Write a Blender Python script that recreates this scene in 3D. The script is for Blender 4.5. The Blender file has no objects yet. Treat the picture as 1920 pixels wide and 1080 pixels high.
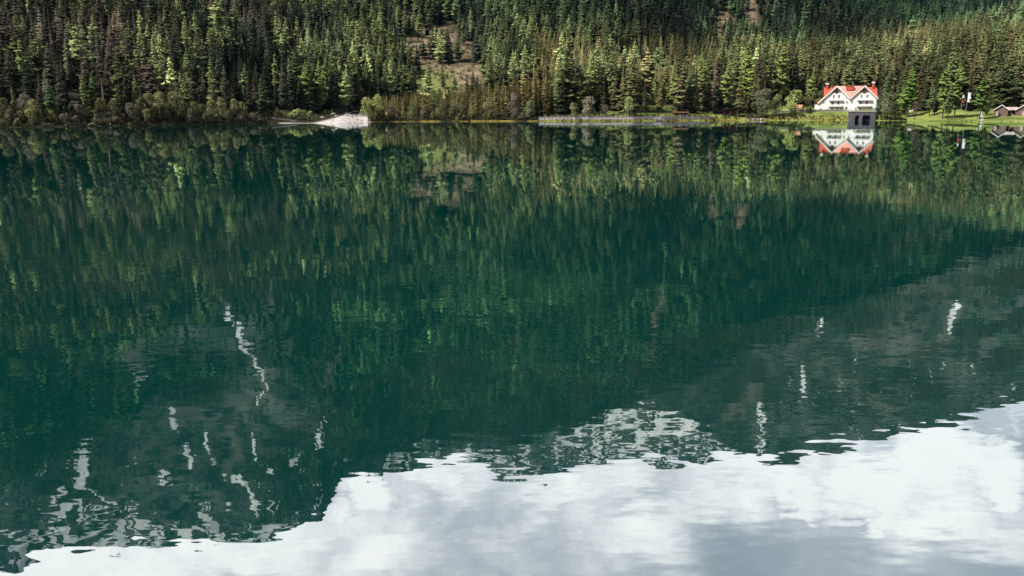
import bpy, bmesh, math, random
import numpy as np
from mathutils import Vector, Matrix

random.seed(7)
RNG = np.random.default_rng(11)
scene = bpy.context.scene
COL = scene.collection
R = math.radians

# ------------------------------------------------------------------ camera
F_PX, CX, CY, H0 = 1493.0, 960.0, 540.0, 212.0        # photo pixels (1920x1080)
CAM_H = 3.9
PITCH = math.atan((CY - H0) / F_PX)
CP, SP = math.cos(PITCH), math.sin(PITCH)
cam_d = bpy.data.cameras.new("camera")
cam_d.sensor_width = 36.0
cam_d.lens = F_PX * 36.0 / 1920.0
cam_d.clip_start, cam_d.clip_end = 0.1, 30000.0
cam = bpy.data.objects.new("camera", cam_d)
COL.objects.link(cam)
cam.location = (0, 0, CAM_H)
cam.rotation_euler = (R(90) - PITCH, 0, 0)
scene.camera = cam

# ------------------------------------------------------------------ light
SUN_DIR = Vector((-0.58, -0.33, 0.745)).normalized()     # towards the sun
SUN_EL = math.asin(SUN_DIR.z)
HAZE = 1.1e-5
SUN_ROT = math.atan2(SUN_DIR.x, SUN_DIR.y)
sl = bpy.data.lights.new("sun", "SUN")
sl.energy, sl.angle, sl.color = 4.8, R(0.6), (1.0, 0.955, 0.895)
so = bpy.data.objects.new("sun", sl)
COL.objects.link(so)
so.rotation_euler = SUN_DIR.to_track_quat("Z", "Y").to_euler()
so.location = (-300, -300, 400)

scene.view_settings.view_transform = "Standard"
scene.view_settings.look = "None"
scene.view_settings.gamma = 1.0
scene.view_settings.exposure = 0.6
cy = scene.cycles
cy.max_bounces, cy.diffuse_bounces, cy.glossy_bounces = 4, 2, 3
cy.transmission_bounces, cy.transparent_max_bounces, cy.volume_bounces = 3, 6, 0
cy.caustics_reflective = cy.caustics_refractive = False
cy.sample_clamp_indirect = 6.0
cy.use_denoising = True
cy.denoiser = "OPENIMAGEDENOISE"
cy.denoising_input_passes = "RGB_ALBEDO_NORMAL"
cy.denoising_prefilter = "ACCURATE"


# ------------------------------------------------------------------ node helpers
def nn(nt, typ, **kw):
    n = nt.nodes.new(typ)
    for k, v in kw.items():
        if k.startswith("i_"):
            key = k[2:]
            n.inputs[int(key) if key.isdigit() else key].default_value = v
        else:
            setattr(n, k, v)
    return n


def math_n(nt, op, a, b=None, c=None, clamp=False):
    n = nt.nodes.new("ShaderNodeMath")
    n.operation, n.use_clamp = op, clamp
    for i, v in enumerate((a, b, c)):
        if v is None:
            continue
        if isinstance(v, (int, float)):
            n.inputs[i].default_value = v
        else:
            nt.links.new(v, n.inputs[i])
    return n.outputs[0]


def mixc(nt, fac, a, b, mode="MIX"):
    n = nt.nodes.new("ShaderNodeMix")
    n.data_type, n.blend_type = "RGBA", mode
    for sock, v in ((n.inputs[0], fac), (n.inputs[6], a), (n.inputs[7], b)):
        if isinstance(v, (int, float)):
            sock.default_value = v
        elif isinstance(v, tuple):
            sock.default_value = v if len(v) == 4 else (*v, 1)
        else:
            nt.links.new(v, sock)
    return n.outputs[2]


def ramp(nt, fac, stops):
    n = nt.nodes.new("ShaderNodeValToRGB")
    el = n.color_ramp.elements
    while len(el) > 1:
        el.remove(el[-1])
    for i, (p, c) in enumerate(stops):
        e = el[0] if i == 0 else el.new(p)
        e.position = p
        e.color = (c, c, c, 1) if isinstance(c, (int, float)) else (*c, 1)
    nt.links.new(fac, n.inputs[0])
    return n.outputs[0]


def smooth(nt, v, a, b):
    n = nt.nodes.new("ShaderNodeMapRange")
    n.interpolation_type = "SMOOTHSTEP"
    nt.links.new(v, n.inputs[0])
    n.inputs[1].default_value, n.inputs[2].default_value = a, b
    return n.outputs[0]


def new_mat(name):
    m = bpy.data.materials.new(name)
    m.use_nodes = True
    nt = m.node_tree
    nt.nodes.clear()
    out = nt.nodes.new("ShaderNodeOutputMaterial")
    return m, nt, out


# ------------------------------------------------------------------ sky: Nishita + broken cloud
def build_world():
    w = bpy.data.worlds.new("World")
    scene.world = w
    w.use_nodes = True
    nt = w.node_tree
    nt.nodes.clear()
    out = nt.nodes.new("ShaderNodeOutputWorld")
    sky = nn(nt, "ShaderNodeTexSky", sky_type="NISHITA", sun_disc=False)
    sky.sun_elevation, sky.sun_rotation = SUN_EL, SUN_ROT
    sky.altitude, sky.air_density, sky.dust_density = 1600, 1.0, 1.0
    bg_sky = nn(nt, "ShaderNodeBackground", i_Strength=0.13)
    nt.links.new(sky.outputs[0], bg_sky.inputs[0])
    tc = nt.nodes.new("ShaderNodeTexCoord")
    sep = nt.nodes.new("ShaderNodeSeparateXYZ")
    nt.links.new(tc.outputs["Generated"], sep.inputs[0])
    X, Y, Z = sep.outputs
    zz = math_n(nt, "ADD", math_n(nt, "MAXIMUM", Z, 0.0), 0.12)
    px, py = math_n(nt, "DIVIDE", X, zz), math_n(nt, "DIVIDE", Y, zz)
    cmb = nt.nodes.new("ShaderNodeCombineXYZ")
    nt.links.new(px, cmb.inputs[0]); nt.links.new(py, cmb.inputs[1])
    n1 = nn(nt, "ShaderNodeTexNoise", i_Scale=2.1, i_Detail=7.0, i_Roughness=0.55, i_Distortion=0.25)
    nt.links.new(cmb.outputs[0], n1.inputs["Vector"])
    n2 = nn(nt, "ShaderNodeTexNoise", i_Scale=4.2, i_Detail=6.0, i_Roughness=0.6, i_Distortion=0.3)
    off = nn(nt, "ShaderNodeVectorMath", operation="ADD")
    off.inputs[1].default_value = (7.3, 2.1, 4.0)
    nt.links.new(cmb.outputs[0], off.inputs[0]); nt.links.new(off.outputs[0], n2.inputs["Vector"])

    nt.links.new(cmb.outputs[0], n1.inputs["Vector"])
    # cumulus lumps whose towers stand against the blue
    dist_noise = nn(nt, "ShaderNodeTexNoise", i_Scale=13.0, i_Detail=7.0, i_Roughness=0.68)
    nt.links.new(tc.outputs["Generated"], dist_noise.inputs["Vector"])
    lump = None
    for (dx, dy, dz, rad) in CLOUD_LUMPS:
        d = nn(nt, "ShaderNodeVectorMath", operation="DISTANCE")
        nt.links.new(tc.outputs["Generated"], d.inputs[0])
        d.inputs[1].default_value = (dx, dy, dz)
        v = math_n(nt, "SUBTRACT", 1.0, math_n(nt, "DIVIDE", d.outputs["Value"], rad))
        lump = v if lump is None else math_n(nt, "MAXIMUM", lump, v)
    lump_n = math_n(nt, "ADD", lump, math_n(nt, "MULTIPLY", math_n(nt, "SUBTRACT", dist_noise.outputs[0], 0.5), 2.4))
    lump_m = smooth(nt, lump_n, 0.08, 0.42)
    # broad cloud deck: thick and bright low down, a thin grey veil above
    zeff = math_n(nt, "MULTIPLY_ADD", smooth(nt, X, 0.10, 0.34), 0.085, math_n(nt, "SUBTRACT", Z, 0.055))
    bias = ramp(nt, zeff, [(0.0, 0.22), (0.42, 0.20), (0.47, 0.10), (0.52, -0.06), (0.60, -0.08), (1.0, 0.0)])
    cov = math_n(nt, "ADD", math_n(nt, "MULTIPLY_ADD", X, -0.08, n1.outputs[0]), bias)
    cov_m = smooth(nt, cov, 0.40, 0.66)
    lump_s = math_n(nt, "MULTIPLY", lump_m, 0.92)
    thick = math_n(nt, "MAXIMUM", cov_m, lump_s)
    br = smooth(nt, math_n(nt, "MULTIPLY_ADD", n2.outputs[0], 0.9, math_n(nt, "MULTIPLY", cov, 0.35)), 0.50, 0.84)
    br = math_n(nt, "MULTIPLY", br, thick)
    br = math_n(nt, "MAXIMUM", br, math_n(nt, "MULTIPLY", lump_s, smooth(nt, lump_n, 0.0, 0.7)))
    ccol = mixc(nt, br, (0.86, 0.80, 0.93), (1.0, 0.90, 0.915))
    ahead = smooth(nt, Y, -0.1, 0.7)
    lowdeck = smooth(nt, Z, 0.75, 0.5)
    gain = math_n(nt, "MULTIPLY", ahead, lowdeck)
    st = math_n(nt, "MULTIPLY_ADD", br, CLOUD_HI - CLOUD_LO, CLOUD_LO)
    st = math_n(nt, "MULTIPLY", st, math_n(nt, "MULTIPLY_ADD", gain, 0.80, 0.20))
    cov_m = math_n(nt, "MULTIPLY_ADD", thick, 0.36, 0.64)
    bg_c = nn(nt, "ShaderNodeBackground")
    nt.links.new(ccol, bg_c.inputs[0]); nt.links.new(st, bg_c.inputs[1])
    mx = nt.nodes.new("ShaderNodeMixShader")
    nt.links.new(cov_m, mx.inputs[0]); nt.links.new(bg_sky.outputs[0], mx.inputs[1]); nt.links.new(bg_c.outputs[0], mx.inputs[2])
    nt.links.new(mx.outputs[0], out.inputs[0])


def ray(x, y):
    a, v = (x - CX) / F_PX, (CY - y) / F_PX
    return Vector((a, CP + v * SP, -SP + v * CP))


def refl_dir(x, y):
    r = ray(x, y).normalized()
    return (r.x, r.y, -r.z)


CLOUD_HI, CLOUD_LO = 2.4, 1.3
CLOUD_LUMPS = [(*refl_dir(x, y), r) for x, y, r in ((1640, 925, 0.062), (1662, 985, 0.03), (1640, 1000, 0.02), (1600, 905, 0.06), (1850, 885, 0.065), (1770, 850, 0.07), (1480, 895, 0.06), (1880, 930, 0.035),
               (690, 930, 0.045), (640, 965, 0.035), (670, 890, 0.04), (150, 1045, 0.07), (60, 1060, 0.06))]
build_world()


# ------------------------------------------------------------------ numpy noise
_P = np.random.default_rng(5).permutation(512)
_G = np.random.default_rng(6).uniform(0, 2 * np.pi, 512)


def perlin(x, y):
    xi, yi = np.floor(x).astype(np.int64), np.floor(y).astype(np.int64)
    xf, yf = x - xi, y - yi

    def g(ix, iy, dx, dy):
        a = _G[_P[(_P[ix & 511] + iy) & 511]]
        return np.cos(a) * dx + np.sin(a) * dy
    u, v = xf * xf * xf * (xf * (xf * 6 - 15) + 10), yf * yf * yf * (yf * (yf * 6 - 15) + 10)
    n00, n10 = g(xi, yi, xf, yf), g(xi + 1, yi, xf - 1, yf)
    n01, n11 = g(xi, yi + 1, xf, yf - 1), g(xi + 1, yi + 1, xf - 1, yf - 1)
    return ((n00 * (1 - u) + n10 * u) * (1 - v) + (n01 * (1 - u) + n11 * u) * v) * 1.5


def fbm(x, y, wl, oct=4, gain=0.5, ridged=False):
    s, a, f = 0.0, 1.0, 1.0 / wl
    for i in range(oct):
        n = perlin(x * f + 17.3 * i, y * f - 9.1 * i)
        if ridged:
            n = 1 - 2 * np.abs(n)
        s = s + a * n
        a *= gain
        f *= 2.03
    return s


# ------------------------------------------------------------------ terrain profile
def slope_of(x, y, refl):
    """photo pixel -> (u = X/Y, z/Y); for refl the pixel is a mirror image in the lake"""
    r = ray(x, y)
    return r.x / r.y, (-r.z if refl else r.z) / r.y


def u_of(x):
    return (x - CX) * CP / F_PX


def curve(pts, refl=True):
    q = sorted(slope_of(x, y, refl) for x, y in pts)
    return np.array([a for a, _ in q]), np.array([b for _, b in q])


UM = 0.98
NUT = 1961
UT = np.linspace(-UM, UM, NUT)


def gsm(a, sig):
    if sig <= 0:
        return a
    k = int(3 * sig) + 1
    w = np.exp(-0.5 * (np.arange(-k, k + 1) / sig) ** 2)
    w /= w.sum()
    return np.convolve(np.pad(a, k, mode="edge"), w, mode="valid")


def bycol(xs, vs, sig=18):
    return gsm(np.interp(UT, [u_of(x) for x in xs], vs), sig)


# shoreline from its row in the photo
SH_X = [-300, 0, 130, 250, 380, 500, 585, 640, 680, 780, 920, 1010, 1200, 1340, 1400, 1500, 1590, 1650, 1760, 1860, 1920, 2300]
SH_Y = [243, 239, 237.4, 235.4, 233.2, 231.2, 231.0, 232.2, 229.0, 228.2, 227.6, 227.4, 227.0, 226.2, 225.8, 225.6, 225.4, 226.0, 227.6, 228.2, 228.4, 228.6]
def _dsh(y):
    r = ray(CX, y)
    return CAM_H / (-r.z / r.y)
DSH = bycol(SH_X, [_dsh(y) for y in SH_Y], 5)

SKY_PTS = [(-350, 1010), (-150, 1040), (0, 1043), (30, 1040), (50, 1026), (100, 1008), (150, 1020), (200, 1013), (250, 1018), (330, 1018), (400, 1012), (480, 1022), (520, 998), (560, 984), (600, 958),
           (620, 934), (640, 906), (680, 893), (720, 897), (760, 872), (820, 866), (870, 862), (910, 872), (940, 882), (980, 888), (1000, 893), (1040, 886), (1080, 866), (1140, 851),
           (1180, 847), (1215, 858), (1240, 869), (1290, 865), (1330, 850), (1390, 852), (1430, 864), (1480, 852), (1560, 838), (1620, 825), (1700, 803), (1800, 790), (1850, 770),
           (1900, 757), (1920, 760), (2100, 715), (2400, 690)]
us, ss = curve(SKY_PTS)
SE = np.interp(UT, us, ss)
RIDGE_PTS = [(-350, 900), (0, 930), (130, 850), (300, 745), (420, 640), (540, 700), (620, 820), (660, 862), (700, 858), (780, 845), (860, 826), (980, 838), (1100, 795), (1200, 752), (1350, 690),
             (1500, 622), (1700, 540), (1920, 440), (2150, 385), (2500, 360)]
us, ss = curve(RIDGE_PTS)
SC = gsm(np.interp(UT, us, ss), 8)

XC = [-300, 0, 250, 500, 640, 780, 900, 1020, 1250, 1500, 1700, 1920, 2300]
D1 = DSH
BANK_W = bycol([-300, 500, 560, 600, 680, 700, 1010, 1030, 1340, 1400, 1450, 1585, 1600, 1650, 1680, 1920, 2300], [4, 4, 8, 30, 30, 4, 4, 3, 3, 6, 12, 12, 10, 10, 20, 20, 20], 5)
BANK_Z = bycol([-300, 500, 560, 600, 680, 700, 1010, 1030, 1340, 1400, 1450, 1500, 1650, 1680, 1920, 2300], [1.4, 1.2, 0.5, 1.3, 1.5, 0.9, 0.8, 1.2, 1.2, 1.5, 3.2, 4.7, 4.7, 1.1, 1.1, 1.1], 5)
D3 = DSH + bycol(XC, [14, 14, 14, 18, 95, 98, 95, 60, 46, 46, 60, 70, 70])
Z3 = bycol(XC, [4, 4, 4, 4, 4.0, 6.6, 8, 7.4, 7.0, 6.2, 6.2, 6.6, 6.6])
D4 = bycol(XC, [390, 400, 430, 520, 590, 640, 640, 640, 600, 700, 800, 880, 900])
Z4 = bycol(XC, [52, 52, 56, 62, 62, 64, 62, 52, 20, 45, 76, 103, 112])
D5 = bycol(XC, [900, 900, 950, 1000, 1050, 1100, 1100, 1050, 880, 950, 1000, 985, 990])
Z5 = bycol(XC, [261, 261, 262, 260, 262, 262, 255, 230, 128, 140, 132, 116, 118])
D6 = bycol(XC, [1700, 1700, 1600, 1500, 1900, 2250, 2250, 2200, 1850, 1500, 1300, 1090, 1090])
Z6 = SC * D6 - CAM_H - 16 * np.clip((UT - u_of(640)) / 0.02, 0, 1)
cont = np.clip((u_of(660) - UT) / (u_of(660) - u_of(560)), 0, 1)          # 1: unbroken slope, 0: a valley behind the ridge
D8 = bycol([-300, 0, 300, 560, 680, 1000, 1350, 1600, 1920, 2300], [2650, 2650, 2900, 3000, 4300, 4700, 4500, 3900, 3500, 3500], 25)
Z8 = SE * D8 - CAM_H
D7 = (D6 * 0.5 + D8 * 0.5) * cont + (D6 + 450) * (1 - cont)
Z7 = (Z6 * 0.47 + Z8 * 0.53) * cont + (Z6 - 120) * (1 - cont)
D9 = D8 * 1.25
Z9 = Z8 * 0.78
DK = np.stack([D1 - 25, D1, D1 + BANK_W, D3, D4, D5, D6, D7, D8, D9])
ZK = np.stack([np.full(NUT, -3.0), np.full(NUT, 0.0), BANK_Z, Z3, Z4, Z5, Z6, Z7, Z8, Z9])
for k in range(1, 10):
    DK[k] = np.maximum(DK[k], DK[k - 1] + 0.5)


def knots(u):
    t = np.clip((u + UM) / (2 * UM) * (NUT - 1), 0, NUT - 1.001)
    i = t.astype(np.int64)
    f = t - i
    return DK[:, i] * (1 - f) + DK[:, i + 1] * f, ZK[:, i] * (1 - f) + ZK[:, i + 1] * f


def terrain_z(X, Y):
    X, Y = np.asarray(X, float), np.asarray(Y, float)
    d = np.maximum(Y, 1.0)
    D, Z = knots(X / d)
    z = Z[0].copy()
    for k in range(9):
        z += np.clip((d - D[k]) / (D[k + 1] - D[k]), 0, 1) * (Z[k + 1] - Z[k])
    w = np.clip((d - D[3]) * 0.035, 0, 16) * np.clip((D[8] - d) / 350, 0, 1)
    z += w * fbm(X, Y, 170, 4)
    w2 = np.clip((d - D[4] - 120) * 0.07, 0, 38) * np.clip((D[6] + 100 - d) / 350, 0.25, 1) * np.clip((D[8] - d) / 350, 0, 1)
    z += w2 * fbm(X, Y * 0.35, 190, 4, 0.5, True) * 0.7
    wf = np.clip((d - D[6]) / 500, 0, 1) * np.clip((D[8] - d) / 420, 0.04, 1)
    z += wf * 72 * (fbm(X, Y, 620, 5, 0.52, True) - 0.3)
    z += np.clip((d - D[2]) * 0.03, 0, 0.35) * fbm(X, Y, 14, 3)
    return z


def tz(x, y):
    return float(terrain_z(np.array([x]), np.array([y]))[0])


def pix(X, Y, Z, mirror=False):
    """world -> photo pixel; mirror: where its image in the lake is"""
    z = (-Z if mirror else Z) - CAM_H
    fw, up = Y * CP - z * SP, Y * SP + z * CP
    return CX + F_PX * X / fw, CY - F_PX * up / fw


def at(x, off):
    """ground point seen in photo column x, `off` metres behind the waterline"""
    u = u_of(x)
    d = float(np.interp(u, UT, DSH)) + off
    X = u * d
    return X, d, tz(X, d)


def at_base(x, yb):
    """ground point in photo column x whose image lies on row yb"""
    for o_ in np.arange(0.5, 90, 0.5):
        p = at(x, o_)
        if pix(*p)[1] <= yb:
            return p
    return at(x, 60)


def shore(x):
    return float(np.interp(u_of(x), UT, DSH))


def z_at(y, d):
    r = ray(CX, y)
    return CAM_H + r.z / r.y * d


PXM = lambda d: F_PX / (d * CP)      # pixels per metre at depth d


# ------------------------------------------------------------------ tagging helpers
def tag(o, label=None, cat=None, group=None, kind=None):
    if label:
        o["label"] = label
    if cat:
        o["category"] = cat
    if group:
        o["group"] = group
    if kind:
        o["kind"] = kind
    return o


def empty(name, loc, rz=0.0):
    o = bpy.data.objects.new(name, None)
    COL.objects.link(o)
    o.location, o.rotation_euler = loc, (0, 0, rz)
    o.empty_display_size = 0.3
    return o


def link(name, me, parent=None, loc=None):
    o = bpy.data.objects.new(name, me)
    COL.objects.link(o)
    if parent:
        o.parent = parent
    if loc is not None:
        o.location = loc
    return o


def np_mesh(name, V, faces, mats=(), fm=None, smooth_=False):
    """V (n,3); faces list of arrays (m,k)"""
    me = bpy.data.meshes.new(name)
    V = np.asarray(V, np.float32)
    me.vertices.add(len(V))
    me.vertices.foreach_set("co", V.ravel())
    loops = np.concatenate([np.asarray(f).ravel() for f in faces]).astype(np.int32)
    tot = np.concatenate([np.full(len(f), np.asarray(f).shape[1], np.int32) for f in faces])
    st = np.concatenate([[0], np.cumsum(tot)[:-1]]).astype(np.int32)
    me.loops.add(len(loops))
    me.loops.foreach_set("vertex_index", loops)
    me.polygons.add(len(tot))
    me.polygons.foreach_set("loop_start", st)
    me.polygons.foreach_set("loop_total", tot)
    if fm is not None:
        me.polygons.foreach_set("material_index", np.asarray(fm, np.int32))
    for m in mats:
        me.materials.append(m)
    me.update(calc_edges=True)
    if smooth_:
        me.polygons.foreach_set("use_smooth", np.ones(len(tot), bool))
    me.validate()
    return me


class MB:
    """collects boxes, prisms and tubes into one mesh"""
    def __init__(self):
        self.v, self.f = [], []

    def poly(self, pts, faces):
        b = len(self.v)
        self.v += [tuple(p) for p in pts]
        self.f += [tuple(b + i for i in f) for f in faces]
        return self

    def box(self, x0, x1, y0, y1, z0, z1):
        p = [(x, y, z) for z in (z0, z1) for y in (y0, y1) for x in (x0, x1)]
        return self.poly(p, [(0, 2, 3, 1), (4, 5, 7, 6), (0, 1, 5, 4), (2, 6, 7, 3), (0, 4, 6, 2), (1, 3, 7, 5)])

    def extrude_y(self, prof, y0, y1):
        n = len(prof)
        p = [(x, y0, z) for x, z in prof] + [(x, y1, z) for x, z in prof]
        return self.poly(p, [tuple(range(n)), tuple(range(2 * n - 1, n - 1, -1))] + [(i, i + n, (i + 1) % n + n, (i + 1) % n) for i in range(n)])

    def extrude_x(self, prof, x0, x1):
        n = len(prof)
        p = [(x0, y, z) for y, z in prof] + [(x1, y, z) for y, z in prof]
        return self.poly(p, [tuple(range(n - 1, -1, -1)), tuple(range(n, 2 * n))] + [((i + 1) % n, (i + 1) % n + n, i + n, i) for i in range(n)])

    def tube(self, pts, rad, n=6):
        pts = [Vector(p) for p in pts]
        rad = rad if isinstance(rad, (list, tuple)) else [rad] * len(pts)
        rings = []
        for i, p in enumerate(pts):
            t = (pts[min(i + 1, len(pts) - 1)] - pts[max(i - 1, 0)]).normalized()
            a = t.cross(Vector((0, 1, 0)) if abs(t.y) < 0.9 else Vector((1, 0, 0))).normalized()
            b = t.cross(a)
            rings.append([p + (a * math.cos(2 * math.pi * k / n) + b * math.sin(2 * math.pi * k / n)) * rad[i] for k in range(n)])
        base = [q for r_ in rings for q in r_]
        fs = [(i * n + k, i * n + (k + 1) % n, (i + 1) * n + (k + 1) % n, (i + 1) * n + k) for i in range(len(pts) - 1) for k in range(n)]
        fs += [tuple(range(n - 1, -1, -1)), tuple(range((len(pts) - 1) * n, len(pts) * n))]
        return self.poly(base, fs)

    def build(self, name, mat, parent=None, loc=None, bevel=0.0):
        me = bpy.data.meshes.new(name)
        me.from_pydata(self.v, [], self.f)
        bm = bmesh.new()
        bm.from_mesh(me)
        bmesh.ops.recalc_face_normals(bm, faces=bm.faces)
        if bevel:
            bmesh.ops.bevel(bm, geom=list(bm.edges), offset=bevel, segments=1, affect="EDGES")
        bm.to_mesh(me)
        bm.free()
        me.materials.append(mat)
        return link(name, me, parent, loc)


# ------------------------------------------------------------------ materials
def simple_mat(name, col, rough=0.8, var=0.25, scale=1.5, spec=0.3, stretch=(1, 1, 1), col2=None):
    m, nt, out = new_mat(name)
    b = nn(nt, "ShaderNodeBsdfPrincipled", i_Roughness=rough)
    b.inputs["Specular IOR Level"].default_value = spec
    tc = nt.nodes.new("ShaderNodeTexCoord")
    mp = nt.nodes.new("ShaderNodeMapping")
    mp.inputs["Scale"].default_value = stretch
    nt.links.new(tc.outputs["Object"], mp.inputs[0])
    n = nn(nt, "ShaderNodeTexNoise", i_Scale=scale, i_Detail=6.0, i_Roughness=0.65)
    nt.links.new(mp.outputs[0], n.inputs["Vector"])
    c2 = col2 or tuple(c * (1 - var) for c in col)
    c = mixc(nt, smooth(nt, n.outputs[0], 0.35, 0.65), c2, col)
    nt.links.new(c, b.inputs["Base Color"])
    nt.links.new(b.outputs[0], out.inputs[0])
    return m


def foliage_mat(name, vary=0.5, trans=0.25):
    m, nt, out = new_mat(name)
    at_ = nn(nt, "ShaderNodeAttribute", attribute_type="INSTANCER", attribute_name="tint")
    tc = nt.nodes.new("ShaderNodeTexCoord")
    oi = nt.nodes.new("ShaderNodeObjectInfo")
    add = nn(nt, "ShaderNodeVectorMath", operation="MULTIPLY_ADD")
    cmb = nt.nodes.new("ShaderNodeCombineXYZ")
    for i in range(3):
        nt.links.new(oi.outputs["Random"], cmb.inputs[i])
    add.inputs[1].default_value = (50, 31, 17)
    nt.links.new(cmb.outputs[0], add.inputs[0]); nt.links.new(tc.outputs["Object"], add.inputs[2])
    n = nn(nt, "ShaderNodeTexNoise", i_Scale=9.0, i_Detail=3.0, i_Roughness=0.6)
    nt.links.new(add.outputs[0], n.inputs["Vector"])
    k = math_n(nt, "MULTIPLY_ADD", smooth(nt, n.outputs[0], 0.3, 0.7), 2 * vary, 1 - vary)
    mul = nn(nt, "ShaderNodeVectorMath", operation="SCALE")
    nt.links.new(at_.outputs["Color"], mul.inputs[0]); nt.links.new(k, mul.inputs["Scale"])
    d = nn(nt, "ShaderNodeBsdfDiffuse")
    t = nn(nt, "ShaderNodeBsdfTranslucent")
    nt.links.new(mul.outputs[0], d.inputs[0]); nt.links.new(mul.outputs[0], t.inputs[0])
    mx = nn(nt, "ShaderNodeMixShader", i_0=trans)
    nt.links.new(d.outputs[0], mx.inputs[1]); nt.links.new(t.outputs[0], mx.inputs[2])
    nt.links.new(mx.outputs[0], out.inputs[0])
    return m


M_FOL = foliage_mat("needle_foliage", 0.3, 0.15)
M_LEAF = foliage_mat("broad_leaves", 0.3, 0.25)
M_BARK = simple_mat("bark", (0.10, 0.075, 0.055), 0.9, 0.4, 4, stretch=(1, 1, 0.2))
M_DEADWOOD = simple_mat("dead_wood", (0.26, 0.21, 0.17), 0.9, 0.4, 3, stretch=(1, 1, 0.2))
M_WHITE = simple_mat("white_render", (0.86, 0.83, 0.81), 0.85, 0.2, 0.5, stretch=(1, 1, 0.35))
M_WHITE2 = simple_mat("white_paint", (0.84, 0.81, 0.79), 0.6, 0.1, 0.8)
M_ROOF = simple_mat("pink_sheen_roof", (0.58, 0.20, 0.155), 0.55, 0.2, 2.2, stretch=(0.06, 1, 1), col2=(0.66, 0.36, 0.29))  # sky sheen on the centre roof put into the colour as pale bands
M_RED = simple_mat("red_roof", (0.46, 0.095, 0.06), 0.6, 0.25, 0.8)
M_BROWN = simple_mat("brown_boards", (0.17, 0.075, 0.045), 0.85, 0.4, 2, stretch=(3, 3, 0.3))
M_GLASS = simple_mat("dark_window_glass", (0.02, 0.022, 0.028), 0.12, 0.3, 0.5, spec=0.6)
M_STONE = simple_mat("dark_quay_stone", (0.115, 0.105, 0.12), 0.9, 0.45, 1.3)
M_PALESTONE = simple_mat("pale_stone", (0.42, 0.39, 0.36), 0.9, 0.35, 1.2)
M_DARK = simple_mat("dark_interior", (0.012, 0.012, 0.014), 0.95, 0.2, 1)
M_SHED = simple_mat("weathered_boards", (0.19, 0.125, 0.11), 0.9, 0.45, 2.5, stretch=(3, 3, 0.2))
M_SHEDROOF = simple_mat("pale_shed_roof", (0.46, 0.36, 0.33), 0.8, 0.3, 1.5)
M_FENCE = simple_mat("grey_fence_boards", (0.74, 0.67, 0.64), 0.9, 0.5, 0.9, stretch=(1, 1, 0.1))
M_CLOTHW = simple_mat("white_cloth", (0.82, 0.80, 0.78), 0.9, 0.08, 1)
M_CLOTHR = simple_mat("red_cloth", (0.5, 0.05, 0.04), 0.9, 0.2, 1)
M_CAR = simple_mat("dark_car_paint", (0.02, 0.022, 0.03), 0.25, 0.2, 1, spec=0.6)
M_TYRE = simple_mat("tyre_rubber", (0.015, 0.015, 0.015), 0.9, 0.1, 1)
M_POLE = simple_mat("grey_pole", (0.3, 0.29, 0.28), 0.6, 0.2, 1)
M_TILE = simple_mat("orange_roof_tiles", (0.50, 0.23, 0.14), 0.8, 0.3, 1.5)
M_ROCK = simple_mat("pale_boulder", (0.46, 0.41, 0.38), 0.9, 0.4, 1.2)


# ------------------------------------------------------------------ ground
def seg_dist(px, py, pts):
    best = np.full(px.shape, 1e9)
    for (x0, y0), (x1, y1) in zip(pts[:-1], pts[1:]):
        dx, dy = x1 - x0, y1 - y0
        t = np.clip(((px - x0) * dx + (py - y0) * dy) / (dx * dx + dy * dy), 0, 1)
        best = np.minimum(best, np.hypot(px - x0 - t * dx, py - y0 - t * dy))
    return best


# snow gullies, screes and bare patches, as lines over the slopes (where their image lies in the lake)
SNOW = [([(430, 588), (442, 606), (450, 630), (458, 656)], 6.5), ([(157, 852), (150, 885), (150, 915)], 12), ([(150, 915), (180, 935), (200, 945), (212, 962)], 5),
        ([(98, 942), (122, 925)], 7), ([(78, 957), (110, 960), (150, 950)], 8), ([(150, 968), (220, 978), (260, 970)], 5), ([(322, 768), (325, 802)], 8),
        ([(605, 798), (598, 832)], 6), ([(423, 885), (432, 895), (455, 912), (470, 930), (478, 955)], 4), ([(478, 830), (482, 852)], 4), ([(350, 828), (358, 872)], 6),
        ([(388, 812), (391, 842)], 4.5), ([(300, 893), (312, 907)], 6), ([(378, 962), (400, 992)], 9), ([(545, 872), (562, 850)], 4), ([(1427, 752), (1424, 782)], 9),
        ([(1418, 790), (1430, 820), (1424, 850)], 4), ([(1505, 690), (1510, 742)], 8), ([(1780, 612), (1786, 590), (1800, 570)], 6), ([(500, 935), (510, 950)], 5),
        ([(262, 718), (276, 700)], 4), ([(1100, 800), (1160, 785), (1200, 770)], 7), ([(1200, 815), (1260, 800), (1300, 802)], 11), ([(1040, 840), (1080, 815)], 6),
        ([(1300, 810), (1340, 830), (1375, 850)], 5), ([(1160, 840), (1220, 820)], 6), ([(860, 850), (900, 862), (950, 868)], 5), ([(1230, 825), (1260, 845)], 4), ([(1120, 845), (1150, 800)], 4),
        ([(560, 965), (520, 985), (470, 1005)], 4), ([(60, 1005), (110, 990)], 5), ([(330, 1000), (380, 1005), (430, 1000)], 4), ([(725, 870), (760, 850)], 4), ([(1540, 600), (1530, 622)], 3)]
SNOW += [([(458, 656), (480, 676), (495, 702), (500, 732), (478, 752)], 3.2), ([(1240, 790), (1180, 835), (1140, 838)], 3), ([(1270, 800), (1320, 845)], 3), ([(1090, 800), (1060, 850)], 3), ([(980, 850), (1010, 880)], 3.5), ([(880, 848), (860, 858)], 4), ([(1200, 765), (1150, 815), (1090, 850)], 3.5)]
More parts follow.
